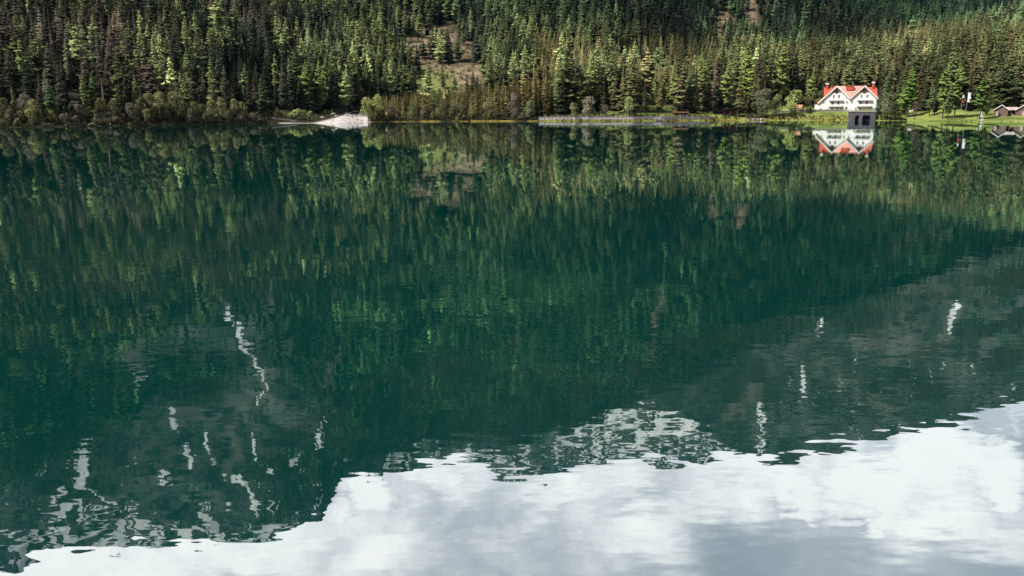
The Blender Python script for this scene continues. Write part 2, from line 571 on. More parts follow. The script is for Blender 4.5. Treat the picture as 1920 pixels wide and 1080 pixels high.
SCREE = [([(458, 656), (480, 676), (495, 702), (500, 732), (480, 756), (430, 800)], 11), ([(1600, 640), (1760, 640), (1800, 575)], 16), ([(1240, 560), (1215, 680)], 9),
         ([(1360, 790), (1420, 730)], 20), ([(200, 615), (235, 590)], 13), ([(500, 540), (520, 580)], 14), ([(610, 700), (640, 640), (620, 500)], 11), ([(975, 600), (968, 650)], 11),
         ([(1250, 470), (1240, 560)], 8), ([(430, 800), (450, 850), (420, 880)], 12), ([(1560, 700), (1700, 800)], 10)]
CLEARINGS = [([(770, 95), (830, 70)], 24, 1), ([(800, 130), (905, 136)], 18, 1), ([(788, 152), (900, 156)], 16, 1), ([(792, 172), (896, 174)], 9, 0.95), ([(790, 60), (745, 30)], 14, 0.9), ([(1362, 35), (1352, 75)], 13, 0.9), ([(1405, 5), (1412, 50)], 13, 0.8), ([(650, 5), (625, 8)], 16, 0.8), ([(845, 100), (870, 90)], 16, 0.7)]


def masks(X, Y, Z):
    D, _ = knots(X / Y)
    mx, my = pix(X, Y, Z, True)
    gx, gy = pix(X, Y, Z, False)
    d = Y
    n1 = fbm(X, Y, 260, 4)
    n2 = fbm(X, Y, 60, 4)
    # wobble so traced lines get a natural edge
    wx, wy = mx + 9 * fbm(X, Y, 70, 4, 0.6), my + 9 * fbm(Y, X, 70, 4, 0.6)
    far = np.clip((d - D[6] + 350) / 350, 0, 1)
    snow = np.zeros_like(X)
    for pts, w in SNOW:
        snow = np.maximum(snow, np.clip(1.35 - seg_dist(wx, wy, pts) / (0.8 * w), 0, 1))
    hi = np.clip((mx - 690) / 90, 0, 1) * np.clip((1400 - mx) / 120, 0, 1)
    edge = np.interp(mx, [600, 700, 800, 950, 1050, 1200, 1300, 1400], [900, 860, 825, 850, 800, 750, 780, 830])
    edge2 = np.interp(mx, [0, 600, 700, 850, 1000, 1180, 1250, 1400], [1050, 960, 905, 868, 895, 850, 875, 860])
    rid = fbm(X, Y, 150, 5, 0.66, True)
    band = np.clip((my - edge) / 20, 0, 1)
    snow = np.maximum(snow, far * hi * band * np.clip((rid - 1.66) * 2.8, 0, 1))
    lefttop = np.clip((650 - mx) / 60, 0, 1) * np.clip((my - 955) / 45, 0, 1)
    snow = np.maximum(snow, far * lefttop * np.clip((rid - 1.28) * 2.5, 0, 1))
    speck = np.clip((700 - mx) / 60, 0, 1) * np.clip((my - 790) / 60, 0, 1)
    snow = np.maximum(snow, far * speck * np.clip((rid + 0.5 * n2 - 2.05) * 3.0, 0, 1))
    rightm = np.clip((mx - 1380) / 40, 0, 1)
    snow = np.maximum(snow, far * rightm * np.clip((my - 640) / 60, 0, 1) * np.clip((rid - 1.95) * 3, 0, 1))
    scree = np.zeros_like(X)
    for pts, w in SCREE:
        scree = np.maximum(scree, np.clip(1.3 - seg_dist(wx, wy, pts) / (0.75 * w), 0, 1))
    clear = np.zeros_like(X)
    for pts, w, a in CLEARINGS:
        clear = np.maximum(clear, a * np.clip(1.5 - seg_dist(gx + 10 * n2, gy + 7 * n2, pts) / w, 0, 1))
    clear *= (d < 1500) & (d > D[3] + 8)
    # tree line: on the western mass the forest gives way to rock and meadow
    left = np.clip((690 - mx) / 60, 0, 1)
    island = np.clip(1.5 - np.hypot((mx - 365) / 75, (my - 705) / 52), 0, 1)
    grey = np.clip(1.6 - np.hypot((mx - 415) / 160, (my - 720) / 150), 0, 1)
    rock_l = left * np.clip(np.maximum(grey * 1.2, np.clip((my - 830) / 130, 0, 1)) + 0.55 * n1 - 0.15, 0, 1) * (1 - island)
    rock_c = far * hi * np.clip(band + 0.4, 0, 1) * (my > 600)
    rock_r = far * rightm * np.clip(0.42 + 0.7 * n1 + np.clip((my - 720) / 160, 0, 0.6) * np.clip((1560 - mx) / 120, 0, 1), 0, 0.8)
    rock = np.clip(np.maximum(np.maximum(rock_l, rock_c), rock_r) + scree * 0.3, 0, 1)
    gravel = np.clip((gx - np.interp(d - DSHf(X / Y), [0, 8, 30, 60, 90], [572, 584, 606, 634, 652]) + 9 * n2) / 14, 0, 1) * np.clip((697 - gx) / 10, 0, 1) * (d < DSHf(X / Y) + 88)
    gravel = np.maximum(gravel, np.clip((gx - 520) / 12, 0, 1) * np.clip((700 - gx) / 12, 0, 1) * np.clip((2.4 - (d - D[1])) / 2, 0, 0.8))
    gravel = np.maximum(gravel, np.clip(1 - np.abs(d - D[1] - 11) / 2.5, 0, 1) * np.clip((gx - 330) / 12, 0, 1) * np.clip((560 - gx) / 12, 0, 1))
    lawn = np.clip((gx - 1000) / 20, 0, 1) * np.clip((D[3] + 12 - d) / 8, 0, 1)
    lawn *= np.where(gx < 1440, np.clip(0.55 + 1.1 * fbm(X, Y, 22, 3), 0, 1), 1)
    lawn = np.maximum(lawn, clear * np.clip((gy - 118 + 14 * n2) / 22, 0, 1) * np.clip((880 - gx) / 70, 0, 0.8))
    yellow = np.clip(1 - np.abs(d - D[1] - 1.6) / 2.2, 0, 1) * np.clip((gx - 690) / 20, 0, 1) * np.clip(0.5 + 1.1 * fbm(X, Y, 9, 3) + 0.4 * (np.abs(gx - 1730) < 60), 0, 1)
    return dict(snow=snow, scree=scree, rock=rock, clear=clear, gravel=gravel, lawn=lawn, yellow=yellow, mx=mx, my=my, gx=gx, gy=gy, D=D, island=island, left=left, n1=n1, n2=n2)


def DSHf(u):
    return np.interp(u, UT, DSH)


def terrain_mat():
    m, nt, out = new_mat("mountain_ground")
    a1 = nn(nt, "ShaderNodeAttribute", attribute_name="mask_a")
    a2 = nn(nt, "ShaderNodeAttribute", attribute_name="mask_b")
    s1, s2 = nt.nodes.new("ShaderNodeSeparateColor"), nt.nodes.new("ShaderNodeSeparateColor")
    nt.links.new(a1.outputs["Color"], s1.inputs[0]); nt.links.new(a2.outputs["Color"], s2.inputs[0])
    tc = nt.nodes.new("ShaderNodeTexCoord")
    def noise(s, det=6, rough=0.6):
        n = nn(nt, "ShaderNodeTexNoise", i_Scale=s, i_Detail=det, i_Roughness=rough)
        nt.links.new(tc.outputs["Object"], n.inputs["Vector"])
        return n.outputs[0]
    nf, nm, nb = noise(0.35), noise(0.06, 8), noise(0.012, 8, 0.65)
    c = mixc(nt, smooth(nt, nf, 0.3, 0.7), (0.018, 0.017, 0.011), (0.045, 0.042, 0.022))
    scrub = mixc(nt, smooth(nt, noise(0.16, 7, 0.7), 0.38, 0.62), (0.075, 0.066, 0.036), (0.27, 0.20, 0.135))
    c = mixc(nt, math_n(nt, "MULTIPLY", s1.outputs[2], 1.0), c, scrub)
    rock = mixc(nt, smooth(nt, nb, 0.36, 0.64), (0.055, 0.078, 0.072), (0.165, 0.170, 0.155))
    rock = mixc(nt, smooth(nt, noise(0.02, 9, 0.72), 0.49, 0.57), rock, (0.016, 0.030, 0.026))
    rock = mixc(nt, math_n(nt, "MULTIPLY", smooth(nt, noise(0.09, 6, 0.7), 0.56, 0.66), 0.7), rock, (0.17, 0.15, 0.125))
    c = mixc(nt, s1.outputs[1], c, rock)
    c = mixc(nt, math_n(nt, "MULTIPLY", a2.outputs["Alpha"], math_n(nt, "MULTIPLY_ADD", smooth(nt, noise(0.05, 8, 0.7), 0.4, 0.6), 0.6, 0.1)), c, (0.21, 0.18, 0.14))
    grass = mixc(nt, smooth(nt, nm, 0.35, 0.62), (0.085, 0.115, 0.03), (0.19, 0.22, 0.06))
    c = mixc(nt, s2.outputs[0], c, grass)
    yel = mixc(nt, smooth(nt, nf, 0.42, 0.6), (0.13, 0.14, 0.04), (0.42, 0.27, 0.05))
    c = mixc(nt, s2.outputs[2], c, yel)
    grav = mixc(nt, smooth(nt, nf, 0.35, 0.6), (0.33, 0.28, 0.26), (0.56, 0.50, 0.47))
    grav = mixc(nt, math_n(nt, "MULTIPLY", smooth(nt, noise(0.11, 6, 0.7), 0.55, 0.66), 0.8), grav, (0.22, 0.175, 0.155))
    c = mixc(nt, s2.outputs[1], c, grav)
    sn = math_n(nt, "ADD", s1.outputs[0], math_n(nt, "MULTIPLY", math_n(nt, "SUBTRACT", nm, 0.5), 0.7))
    snm = smooth(nt, sn, 0.46, 0.54)
    c = mixc(nt, math_n(nt, "MULTIPLY", snm, smooth(nt, s1.outputs[0], 0.05, 0.2)), c, (0.86, 0.85, 0.84))
    b = nn(nt, "ShaderNodeBsdfDiffuse", i_Roughness=0.6)
    nt.links.new(c, b.inputs[0])
    bp = nn(nt, "ShaderNodeBump", i_Strength=0.6, i_Distance=0.6)
    nt.links.new(nf, bp.inputs["Height"]); nt.links.new(bp.outputs[0], b.inputs["Normal"])
    nt.links.new(b.outputs[0], out.inputs[0])
    return m


def build_terrain():
    nu = 1500
    uu = np.linspace(-UM + 0.002, UM - 0.002, nu)
    counts = [4, 5, 12, 34, 50, 110, 40, 150, 5]
    tk = []
    for k, c in enumerate(counts):
        tk += [k + j / c for j in range(c)]
    tk.append(9.0)
    tk = np.array(tk)
    D, _ = knots(uu)                                   # (10, nu)
    i = np.minimum(tk.astype(int), 8)
    f = (tk - i)[:, None]
    Y = D[i] * (1 - f) + D[i + 1] * f                  # rows x nu
    X = Y * uu[None, :]
    Z = terrain_z(X.ravel(), Y.ravel())
    Xf, Yf = X.ravel(), Y.ravel()
    mk = masks(Xf, Yf, Z)
    nr = len(tk)
    idx = np.arange(nr * nu).reshape(nr, nu)
    quads = np.stack([idx[:-1, :-1], idx[:-1, 1:], idx[1:, 1:], idx[1:, :-1]], -1).reshape(-1, 4)
    me = np_mesh("mountain_terrain", np.stack([Xf, Yf, Z], 1), [quads], [terrain_mat()], smooth_=True)
    for nm_, ch in (("mask_a", ("snow", "rock", "clear", None)), ("mask_b", ("lawn", "gravel", "yellow", "scree"))):
        a = me.attributes.new(nm_, "FLOAT_COLOR", "POINT")
        buf = np.ones((len(Xf), 4), np.float32)
        for j, c in enumerate(ch):
            if c:
                buf[:, j] = mk[c]
        a.data.foreach_set("color", buf.ravel())
    o = link("mountain_terrain", me)
    tag(o, "wooded lake shore rising to rocky snow streaked mountains", kind="structure")


build_terrain()


# ------------------------------------------------------------------ water
def build_water():
    m, nt, out = new_mat("lake_water")
    geo = nt.nodes.new("ShaderNodeNewGeometry")
    def noise(scale, rot, stretch, det=3.0, rough=0.5):
        mp = nt.nodes.new("ShaderNodeMapping")
        mp.inputs["Rotation"].default_value = (0, 0, rot)
        mp.inputs["Scale"].default_value = stretch
        nt.links.new(geo.outputs["Position"], mp.inputs[0])
        n = nn(nt, "ShaderNodeTexNoise", i_Scale=scale, i_Detail=det, i_Roughness=rough)
        nt.links.new(mp.outputs[0], n.inputs["Vector"])
        sub = nn(nt, "ShaderNodeVectorMath", operation="SUBTRACT")
        sub.inputs[1].default_value = (0.5, 0.5, 0.5)
        nt.links.new(n.outputs["Color"], sub.inputs[0])
        return sub.outputs[0]
    a = noise(5.6, R(-14), (0.42, 1.35, 1), 2.0, 0.5)       # short wind ripples
    b = noise(1.1, R(10), (0.5, 1.3, 1), 2.0, 0.5)         # longer swell
    # where the breeze touches the lake
    gust = nn(nt, "ShaderNodeTexNoise", i_Scale=0.10, i_Detail=2.0)
    nt.links.new(geo.outputs["Position"], gust.inputs["Vector"])
    g = math_n(nt, "MULTIPLY_ADD", smooth(nt, gust.outputs[0], 0.4, 0.62), 0.75, 0.45)
    def scale(v, s):
        n = nn(nt, "ShaderNodeVectorMath", operation="SCALE")
        nt.links.new(v, n.inputs[0])
        if isinstance(s, float):
            n.inputs["Scale"].default_value = s
        else:
            nt.links.new(s, n.inputs["Scale"])
        return n.outputs[0]
    def add(p, q):
        n = nn(nt, "ShaderNodeVectorMath", operation="ADD")
        nt.links.new(p, n.inputs[0]); nt.links.new(q, n.inputs[1])
        return n.outputs[0]
    sp_ = nt.nodes.new("ShaderNodeSeparateXYZ")
    nt.links.new(geo.outputs["Position"], sp_.inputs[0])
    calm = math_n(nt, "MULTIPLY_ADD", smooth(nt, sp_.outputs[1], 45.0, 7.0), 0.83, 0.17)      # still water in the lee of the far woods
    tot = scale(add(scale(scale(a, WAVE_A), g), scale(b, WAVE_B)), calm)
    flat = nn(nt, "ShaderNodeVectorMath", operation="MULTIPLY")
    flat.inputs[1].default_value = (0.6, 1.0, 0.0)
    nt.links.new(tot, flat.inputs[0])
    up = nn(nt, "ShaderNodeVectorMath", operation="ADD")
    up.inputs[1].default_value = (0, 0, 1)
    nt.links.new(flat.outputs[0], up.inputs[0])
    nrm = nn(nt, "ShaderNodeVectorMath", operation="NORMALIZE")
    nt.links.new(up.outputs[0], nrm.inputs[0])
    fr = nn(nt, "ShaderNodeFresnel", i_IOR=WATER_IOR)
    nt.links.new(nrm.outputs[0], fr.inputs["Normal"])
    body = nn(nt, "ShaderNodeBsdfDiffuse", i_Color=(*WATER_BODY, 1))
    gl = nn(nt, "ShaderNodeBsdfGlossy", i_Roughness=0.0, i_Color=(0.88, 1.0, 0.965, 1))
    nt.links.new(nrm.outputs[0], gl.inputs["Normal"])
    mx = nt.nodes.new("ShaderNodeMixShader")
    nt.links.new(fr.outputs[0], mx.inputs[0]); nt.links.new(body.outputs[0], mx.inputs[1]); nt.links.new(gl.outputs[0], mx.inputs[2])
    nt.links.new(mx.outputs[0], out.inputs[0])
    V = [(-900, -150, 0), (900, -150, 0), (900, 460, 0), (-900, 460, 0)]
    o = link("lake_water", np_mesh("lake_water", V, [np.array([[0, 1, 2, 3]])], [m]))
    tag(o, "dark green mountain lake mirroring the slopes and the clouds", kind="structure")


WAVE_A, WAVE_B, WATER_IOR, WATER_BODY = 0.038, 0.012, 3.1, (0.0, 0.0225, 0.0182)
build_water()


# ------------------------------------------------------------------ tree meshes (unit height)
def trunk_vf(h, r0, rnd, n=6, lean=0.01):
    V, Fc = [], []
    lev = 5
    for i in range(lev + 1):
        t = i / lev
        r = r0 * (1 - 0.9 * t)
        for k in range(n):
            a = 2 * math.pi * k / n
            V.append((r * math.cos(a) + lean * t * t, r * math.sin(a), h * t - 0.02))
    for i in range(lev):
        for k in range(n):
            Fc.append((i * n + k, i * n + (k + 1) % n, (i + 1) * n + (k + 1) % n, (i + 1) * n + k))
    return V, Fc


def spruce_vf(seed, whorls=24, br=8, R0=0.165, base=0.07, droop=0.42, lod=False, rag=0.2, gaps=0.0, lop=0.16):
    rnd = random.Random(seed)
    V, T = [], []
    for w in range(whorls):
        t = min(max((w + rnd.uniform(-0.25, 0.25)) / (whorls - 1), 0), 1)
        z = base + (0.985 - base) * max(0, t)
        rr = R0 * ((1 - t) ** 0.78) * (0.55 + 0.45 * min(1, t / 0.16 + 0.35)) + 0.006
        a0 = rnd.uniform(0, 6.28)
        nb = max(3, int(br * (0.5 + 0.5 * (1 - t)) + 0.5))
        rr *= rnd.uniform(1 - rag, 1 + rag)
        for k in range(nb):
            if rnd.random() < 0.07 + gaps:
                continue
            a = a0 + 6.283 * k / nb + rnd.uniform(-0.3, 0.3)
            L = rr * rnd.uniform(0.6, 1.16) * (1 + lop * math.cos(a - 1.3 - 4 * t))
            c, s = math.cos(a), math.sin(a)
            dz = -droop * L * rnd.uniform(0.7, 1.3)
            wd = L * rnd.uniform(0.26, 0.42) + 0.004
            sag = 0.22 * L + 0.012
            b = len(V)
            def P(r_, side, z_):
                V.append((c * r_ - s * side, s * r_ + c * side, z_))
            P(0.0, 0, z + 0.012)
            P(L * 0.55, wd, z + dz * 0.45 - sag)
            P(L * 0.55, -wd, z + dz * 0.45 - sag)
            P(L * 0.62, 0, z + dz * 0.45)
            P(L, 0, z + dz - 0.004)
            T += [(b, b + 3, b + 1), (b, b + 2, b + 3), (b + 1, b + 3, b + 4), (b + 3, b + 2, b + 4)]
    if lod:
        return V, T
    # leader
    b = len(V)
    V += [(0.004, 0, 0.93), (-0.003, 0.004, 0.93), (-0.003, -0.004, 0.93), (0, 0, 1.0)]
    T += [(b, b + 1, b + 3), (b + 1, b + 2, b + 3), (b + 2, b, b + 3)]
    return V, T


def card(V, T, c, size, rnd, flat=0.5):
    """a small ragged leaf clump: two crossed triangles pairs"""
    for _ in range(1):
        n = Vector((rnd.gauss(0, 1), rnd.gauss(0, 1), rnd.gauss(0, 1) + flat)).normalized()
        a = n.orthogonal().normalized()
        a = Matrix.Rotation(rnd.uniform(0, 6.28), 3, n) @ a
        b_ = n.cross(a)
        i = len(V)
        s = size * rnd.uniform(0.7, 1.35)
        V += [tuple(c + a * s), tuple(c + b_ * s * rnd.uniform(0.5, 0.9)), tuple(c - a * s * rnd.uniform(0.6, 1)), tuple(c - b_ * s * rnd.uniform(0.4, 0.8))]
        T += [(i, i + 1, i + 2), (i, i + 2, i + 3)]


def larch_vf(seed, base=0.12, R0=0.17, whorls=26, br=8, size=0.02, lod=False):
    """airy conifer: upswept layered branches hung with short tufts"""
    rnd = random.Random(seed)
    V, T = [], []
    for w in range(whorls):
        t = min(max((w + rnd.uniform(-0.35, 0.35)) / (whorls - 1), 0), 1)
        z = base + (0.975 - base) * t
        prof = min(1.0, (1 - t) ** 0.72 * 1.12) * (0.62 + 0.38 * min(1, t / 0.25))
        rr = R0 * prof * rnd.uniform(0.7, 1.22) + 0.007
        nb = max(3, int(br * (0.5 + 0.5 * (1 - t)) + 0.5))
        a0 = rnd.uniform(0, 6.28)
        for k in range(nb):
            if rnd.random() < 0.1:
                continue
            a = a0 + 6.283 * k / nb + rnd.uniform(-0.4, 0.4)
            L = rr * rnd.uniform(0.5, 1.2) * (1 + 0.22 * math.cos(a - seed - 5 * t))
            c, s_ = math.cos(a), math.sin(a)
            wd = L * rnd.uniform(0.2, 0.34) + 0.004
            lift, sag = L * rnd.uniform(-0.2, 0.12), 0.16 * L + 0.012
            b = len(V)
            for r_, side, z_ in ((0, 0, z + 0.01), (L * 0.6, wd, z + lift * 0.5 - sag), (L * 0.6, -wd, z + lift * 0.5 - sag), (L * 0.62, 0, z + lift * 0.5), (L, 0, z + lift - 0.01)):
                V.append((c * r_ - s_ * side, s_ * r_ + c * side, z_))
            T += [(b, b + 3, b + 1), (b, b + 2, b + 3), (b + 1, b + 3, b + 4), (b + 3, b + 2, b + 4)]
            if not lod:
                for q in range(2):
                    f = rnd.uniform(0.35, 1.0)
                    card(V, T, Vector((c * L * f, s_ * L * f, z + lift * f - rnd.uniform(0, 0.03))), size * (1.2 - 0.4 * t), rnd)
    b = len(V)
    V += [(0.006, 0, 0.9), (-0.004, 0.005, 0.9), (-0.004, -0.005, 0.9), (0, 0, 1.0)]
    T += [(b, b + 1, b + 3), (b + 1, b + 2, b + 3), (b + 2, b, b + 3)]
    return V, T


def broad_vf(seed, n=620, base=0.16, wide=0.42, size=0.027, clumps=17, bushy=False):
    rnd = random.Random(seed)
    V, T = [], []
    cl = []
    for i in range(clumps):
        a, t = rnd.uniform(0, 6.28), rnd.random()
        z = base + 0.1 + (0.86 - base) * t
        prof = math.sin(math.pi * (0.22 + 0.68 * t)) if not bushy else math.cos(0.5 * math.pi * t * 0.85)
        r = wide * prof * math.sqrt(rnd.uniform(0.05, 1)) * 0.75
        cl.append((Vector((r * math.cos(a), r * math.sin(a), min(z, 0.93))), rnd.uniform(0.10, 0.19) * (1.15 - 0.3 * t)))
    for i in range(n):
        c, r = rnd.choice(cl)
        d = Vector((rnd.gauss(0, 1), rnd.gauss(0, 1), rnd.gauss(0, 1))).normalized()
        p = c + d * r * (rnd.uniform(0.35, 1.0) ** 0.6)
        if p.z < base * 0.6 or p.z > 1.0:
            continue
        card(V, T, p, size, rnd, 0.7)
    return V, T


def limbs_vf(seed, base=0.3, wide=0.4, n=6, r0=0.022):
    rnd = random.Random(seed)
    mb = MB()
    mb.tube([(0, 0, -0.02), (0.01, 0, base), (0.0, 0.01, 0.62), (0.02, 0, 0.86)], [r0, r0 * 0.85, r0 * 0.5, r0 * 0.12], 6)
    for i in range(n):
        a, z = 6.28 * i / n + rnd.uniform(-0.4, 0.4), base + rnd.uniform(-0.08, 0.28)
        L = wide * rnd.uniform(0.5, 0.8)
        mb.tube([(0, 0, z), (L * 0.5 * math.cos(a), L * 0.5 * math.sin(a), z + 0.12), (L * math.cos(a), L * math.sin(a), z + 0.3)], [r0 * 0.45, r0 * 0.3, r0 * 0.08], 4)
    return mb.v, mb.f


def soft(V, T, cz=0.35, blend=0.75, up=0.06, kz=0.34):
    """winds every leaf outwards and gives it the normal of the crown it belongs to"""
    V, T = np.array(V, float), np.array(T)
    c = V[T].mean(1)
    out = c - np.array([0, 0, 1.0]) * 0
    out[:, 2] = (c[:, 2] - cz) * kz + up
    out /= np.linalg.norm(out, axis=1, keepdims=True) + 1e-9
    n = np.cross(V[T[:, 1]] - V[T[:, 0]], V[T[:, 2]] - V[T[:, 0]])
    n /= np.linalg.norm(n, axis=1, keepdims=True) + 1e-9
    flip = (n * out).sum(1) < 0
    T[flip] = T[flip][:, ::-1]
    n[flip] *= -1
    return T, n * (1 - blend) + out * blend


def set_normals(me, fn):
    k = np.zeros(len(me.polygons), np.int32)
    me.polygons.foreach_get("loop_total", k)
    full = np.zeros((len(me.polygons), 3))
    full[:len(fn)] = fn
    full /= np.linalg.norm(full, axis=1, keepdims=True) + 1e-9
    me.normals_split_custom_set(np.repeat(full, k, axis=0).tolist())


def mesh_tris(name, V, T, mat, blend=0.7, wide=False):
    T2, fn = soft(V, T, 0.4, blend, 0.16, 0.7) if wide else soft(V, T, 0.35, blend)
    me = np_mesh(name, np.array(V), [T2], [mat])
    set_normals(me, fn)
    return me


def mesh_any(name, V, Fc, mat):
    me = bpy.data.meshes.new(name)
    me.from_pydata([tuple(v) for v in V], [], Fc)
    me.materials.append(mat)
    me.update()
    return me


def combo(name, V, T, r0=0.011):
    """crown and trunk in one mesh for a tree seen too small to show its trunk"""
    tv, tf = trunk_vf(0.9, r0, random, 5)
    b = len(V)
    quads = [[b + i for i in f] for f in tf]
    T2, fn = soft(V, T, 0.35, 0.6)
    me = np_mesh(name, np.array(list(V) + tv), [T2, np.array(quads)], [M_FOL, M_BARK], [0] * len(T) + [1] * len(quads))
    set_normals(me, fn)          # trunk faces keep their own normals
    return me


SPR_V = [spruce_vf(100 + i, w, b, r_, bs, dr, rag=rg_, gaps=gp, lop=lp) for i, (w, b, r_, bs, dr, rg_, gp, lp) in enumerate((
    (24, 8, 0.135, 0.07, 0.42, 0.16, 0.0, 0.1), (20, 8, 0.165, 0.05, 0.35, 0.24, 0.05, 0.2), (22, 8, 0.185, 0.06, 0.5, 0.2, 0.03, 0.15), (26, 7, 0.105, 0.1, 0.5, 0.18, 0.04, 0.12),
    (18, 7, 0.15, 0.16, 0.3, 0.32, 0.16, 0.3)))]
LAR_V = [larch_vf(200 + i, [0.10, 0.14, 0.12, 0.16][i], [0.15, 0.175, 0.135, 0.19][i]) for i in range(4)]
M_SPRUCE = [combo("spruce_%d" % i, *SPR_V[i]) for i in range(5)]
M_LARCH = [combo("larch_%d" % i, *LAR_V[i]) for i in range(4)]
C_SPRUCE = [mesh_tris("spruce_crown_%d" % i, *spruce_vf(300 + i, 28, 9, [0.13, 0.145, 0.12][i], 0.10), M_FOL) for i in range(3)]
C_LARCH = [mesh_tris("larch_crown_%d" % i, *larch_vf(400 + i, 0.2, [0.15, 0.17, 0.14][i], 30, 9, 0.017), M_FOL) for i in range(3)]
C_BROAD = [mesh_tris("leafy_crown_%d" % i, *broad_vf(500 + i, 1300, 0.14, [0.36, 0.44, 0.40, 0.32][i]), M_LEAF, 0.65, True) for i in range(4)]
C_BUSH = [mesh_tris("bush_crown_%d" % i, *broad_vf(600 + i, 900, 0.0, [0.62, 0.75, 0.55][i], 0.042, 16, True), M_LEAF, 0.65, True) for i in range(3)]
C_BARE = [mesh_tris("sparse_crown_%d" % i, *broad_vf(700 + i, 230, 0.2, 0.36, 0.03), M_LEAF, 0.65, True) for i in range(2)]
T_CONIFER = mesh_any("conifer_trunk", *trunk_vf(0.92, 0.0135, random, 7), M_BARK)
T_BROAD = [mesh_any("leafy_trunk_%d" % i, *limbs_vf(800 + i), M_BARK) for i in range(3)]
T_BUSH = mesh_any("bush_stem", *limbs_vf(810, 0.05, 0.6, 7, 0.03), M_BARK)
L_SPRUCE = [combo("far_spruce_%d" % i, *spruce_vf(900 + i, 9, 6, [0.165, 0.145, 0.18][i], 0.06, lod=True), 0.012) for i in range(3)]
L_LARCH = [combo("far_larch_%d" % i, *larch_vf(920 + i, 0.12, 0.155, 10, 6, 0.03, True), 0.012) for i in range(2)]


# ------------------------------------------------------------------ forest layout
def scatter(d0, d1, sp, u1=0.88, jitter=0.42):
    w = u1 * d1
    nx, ny = int(2 * w / sp), int((d1 - d0) / sp)
    gx, gy = np.meshgrid(np.arange(nx), np.arange(ny))
    X = (-w + (gx + 0.5 + RNG.uniform(-jitter, jitter, gx.shape)) * sp).ravel()
    Y = (d0 + (gy + 0.5 + RNG.uniform(-jitter, jitter, gy.shape)) * sp).ravel()
    k = np.abs(X / Y) < u1
    return X[k], Y[k]


def pick(a, b, t):
    return np.asarray(a)[None, :] * (1 - t[:, None]) + np.asarray(b)[None, :] * t[:, None]


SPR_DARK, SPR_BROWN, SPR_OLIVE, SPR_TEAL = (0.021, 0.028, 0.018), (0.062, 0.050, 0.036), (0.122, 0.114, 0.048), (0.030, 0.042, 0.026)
LAR_A, LAR_B = (0.10, 0.128, 0.056), (0.175, 0.205, 0.082)

parts_ = []
for (d0, d1, sp) in ((210, 700, 5.4), (700, 1300, 7.8), (1300, 2400, 10.5), (2400, 4600, 14.0)):
    X, Y = scatter(d0, d1, sp)
    parts_.append((X, Y, np.full(len(X), sp)))
X = np.concatenate([p[0] for p in parts_]); Y = np.concatenate([p[1] for p in parts_])
Z = terrain_z(X, Y)
mk = masks(X, Y, Z)
D = mk["D"]
rnd = RNG.uniform(0, 1, len(X))
off = Y - D[1]
dens = np.ones(len(X))
dens *= np.where(off < 12, 0, 1)
# lawns, gravel and houses stay open; the plantation fills the point
gx = mk["gx"]
pl = (gx > 700) & (gx < 1045) & (off > 7) & (off < 100)                # the young plantation
openshore = np.interp(gx, [-500, 495, 515, 545, 600, 640, 690, 704, 706, 1040, 1046, 1185, 1190, 1265, 1270, 1425, 1440, 1660, 1670, 1700, 2400],
                      [12, 12, 26, 44, 62, 92, 96, 96, 7, 7, 20, 20, 62, 62, 22, 22, 60, 60, 22, 52, 52])
dens *= off > openshore
dens *= np.where((gx > 1046) & (gx < 1440) & (off < 46), 0.5, 1)
dens *= np.where((gx > 1340) & (off < 260) & (Y < D[4] + 40), 0.62, 1)
dens *= 1 - np.clip(mk["clear"] * 1.15, 0, 0.97)
dens *= 1 - np.clip(mk["gravel"] * 2, 0, 1)
dens *= 1 - np.clip(mk["snow"] * 1.5, 0, 1)
dens *= 1 - 0.75 * np.clip(mk["scree"], 0, 1)
dens *= 1 - 0.88 * np.clip(mk["rock"] * 1.25, 0, 1)
dens *= 0.94 + 0.1 * mk["n2"]
dens *= np.where(Y > D[8] - 30, 0, 1)
# woods thin out towards the clearing on the middle slope
mid = np.clip(1 - np.abs(gx - 850) / 130, 0, 1) * np.clip((D[4] + 60 - Y) / 80, 0, 1) * (~pl)
dens *= 1 - 0.55 * mid
keep = rnd < dens
X, Y, Z, gx, off, pl = X[keep], Y[keep], Z[keep], gx[keep], off[keep], pl[keep]
mk = {k: (v[keep] if k != "D" else v[:, keep]) for k, v in mk.items()}
D = mk["D"]
N = len(X)
r1, r2, r3 = RNG.uniform(0, 1, N), RNG.uniform(0, 1, N), RNG.uniform(0, 1, N)
patch = fbm(X, Y, np.where(Y < 700, 60, 140), 3)
p_lar = 0.16 + 0.5 * patch
p_lar += 0.55 * np.clip(1 - np.abs(gx - 710) / 90, 0, 1) * (Y < 700)
p_lar += 0.48 * np.clip((gx - 740) / 80, 0, 1) * np.clip((1180 - gx) / 150, 0, 1) * (Y > D[3]) + 0.10 * (gx > 1000)
p_lar += 0.25 * np.clip(1 - np.abs(gx - 1360) / 60, 0, 1) * (Y > D[4])
p_lar = np.where((gx > 1000) & (gx < 1330) & (off > 70) & (Y < D[4] + 20), 0.04, p_lar)
p_lar -= 0.22 * np.clip((gx - 1070) / 60, 0, 1) * np.clip((1340 - gx) / 60, 0, 1) * (Y > D[4] + 30) * (Y < 950)
p_lar += np.where(Y > 700, 0.10, 0) - 0.2 * np.clip((mk['mx'] - 640) / 80, 0, 1) * np.clip(((Y - D[5]) / (D[6] - D[5]) - 0.5) / 0.4, 0, 1)
p_lar = np.where(pl, 0.02, np.clip(p_lar, 0.05, 0.8))
is_l = r1 < p_lar
H = np.where(is_l, 14 + 10 * r2, 11 + 13 * r2)
H = np.where((gx > 1030) & (off < 200), H + 5, H)
H = np.where((gx < 520) & (Y < 420), H * 0.86, H)
plh = np.interp(gx, [700, 760, 900, 1045], [9.0, 10.0, 13.5, 17.0])
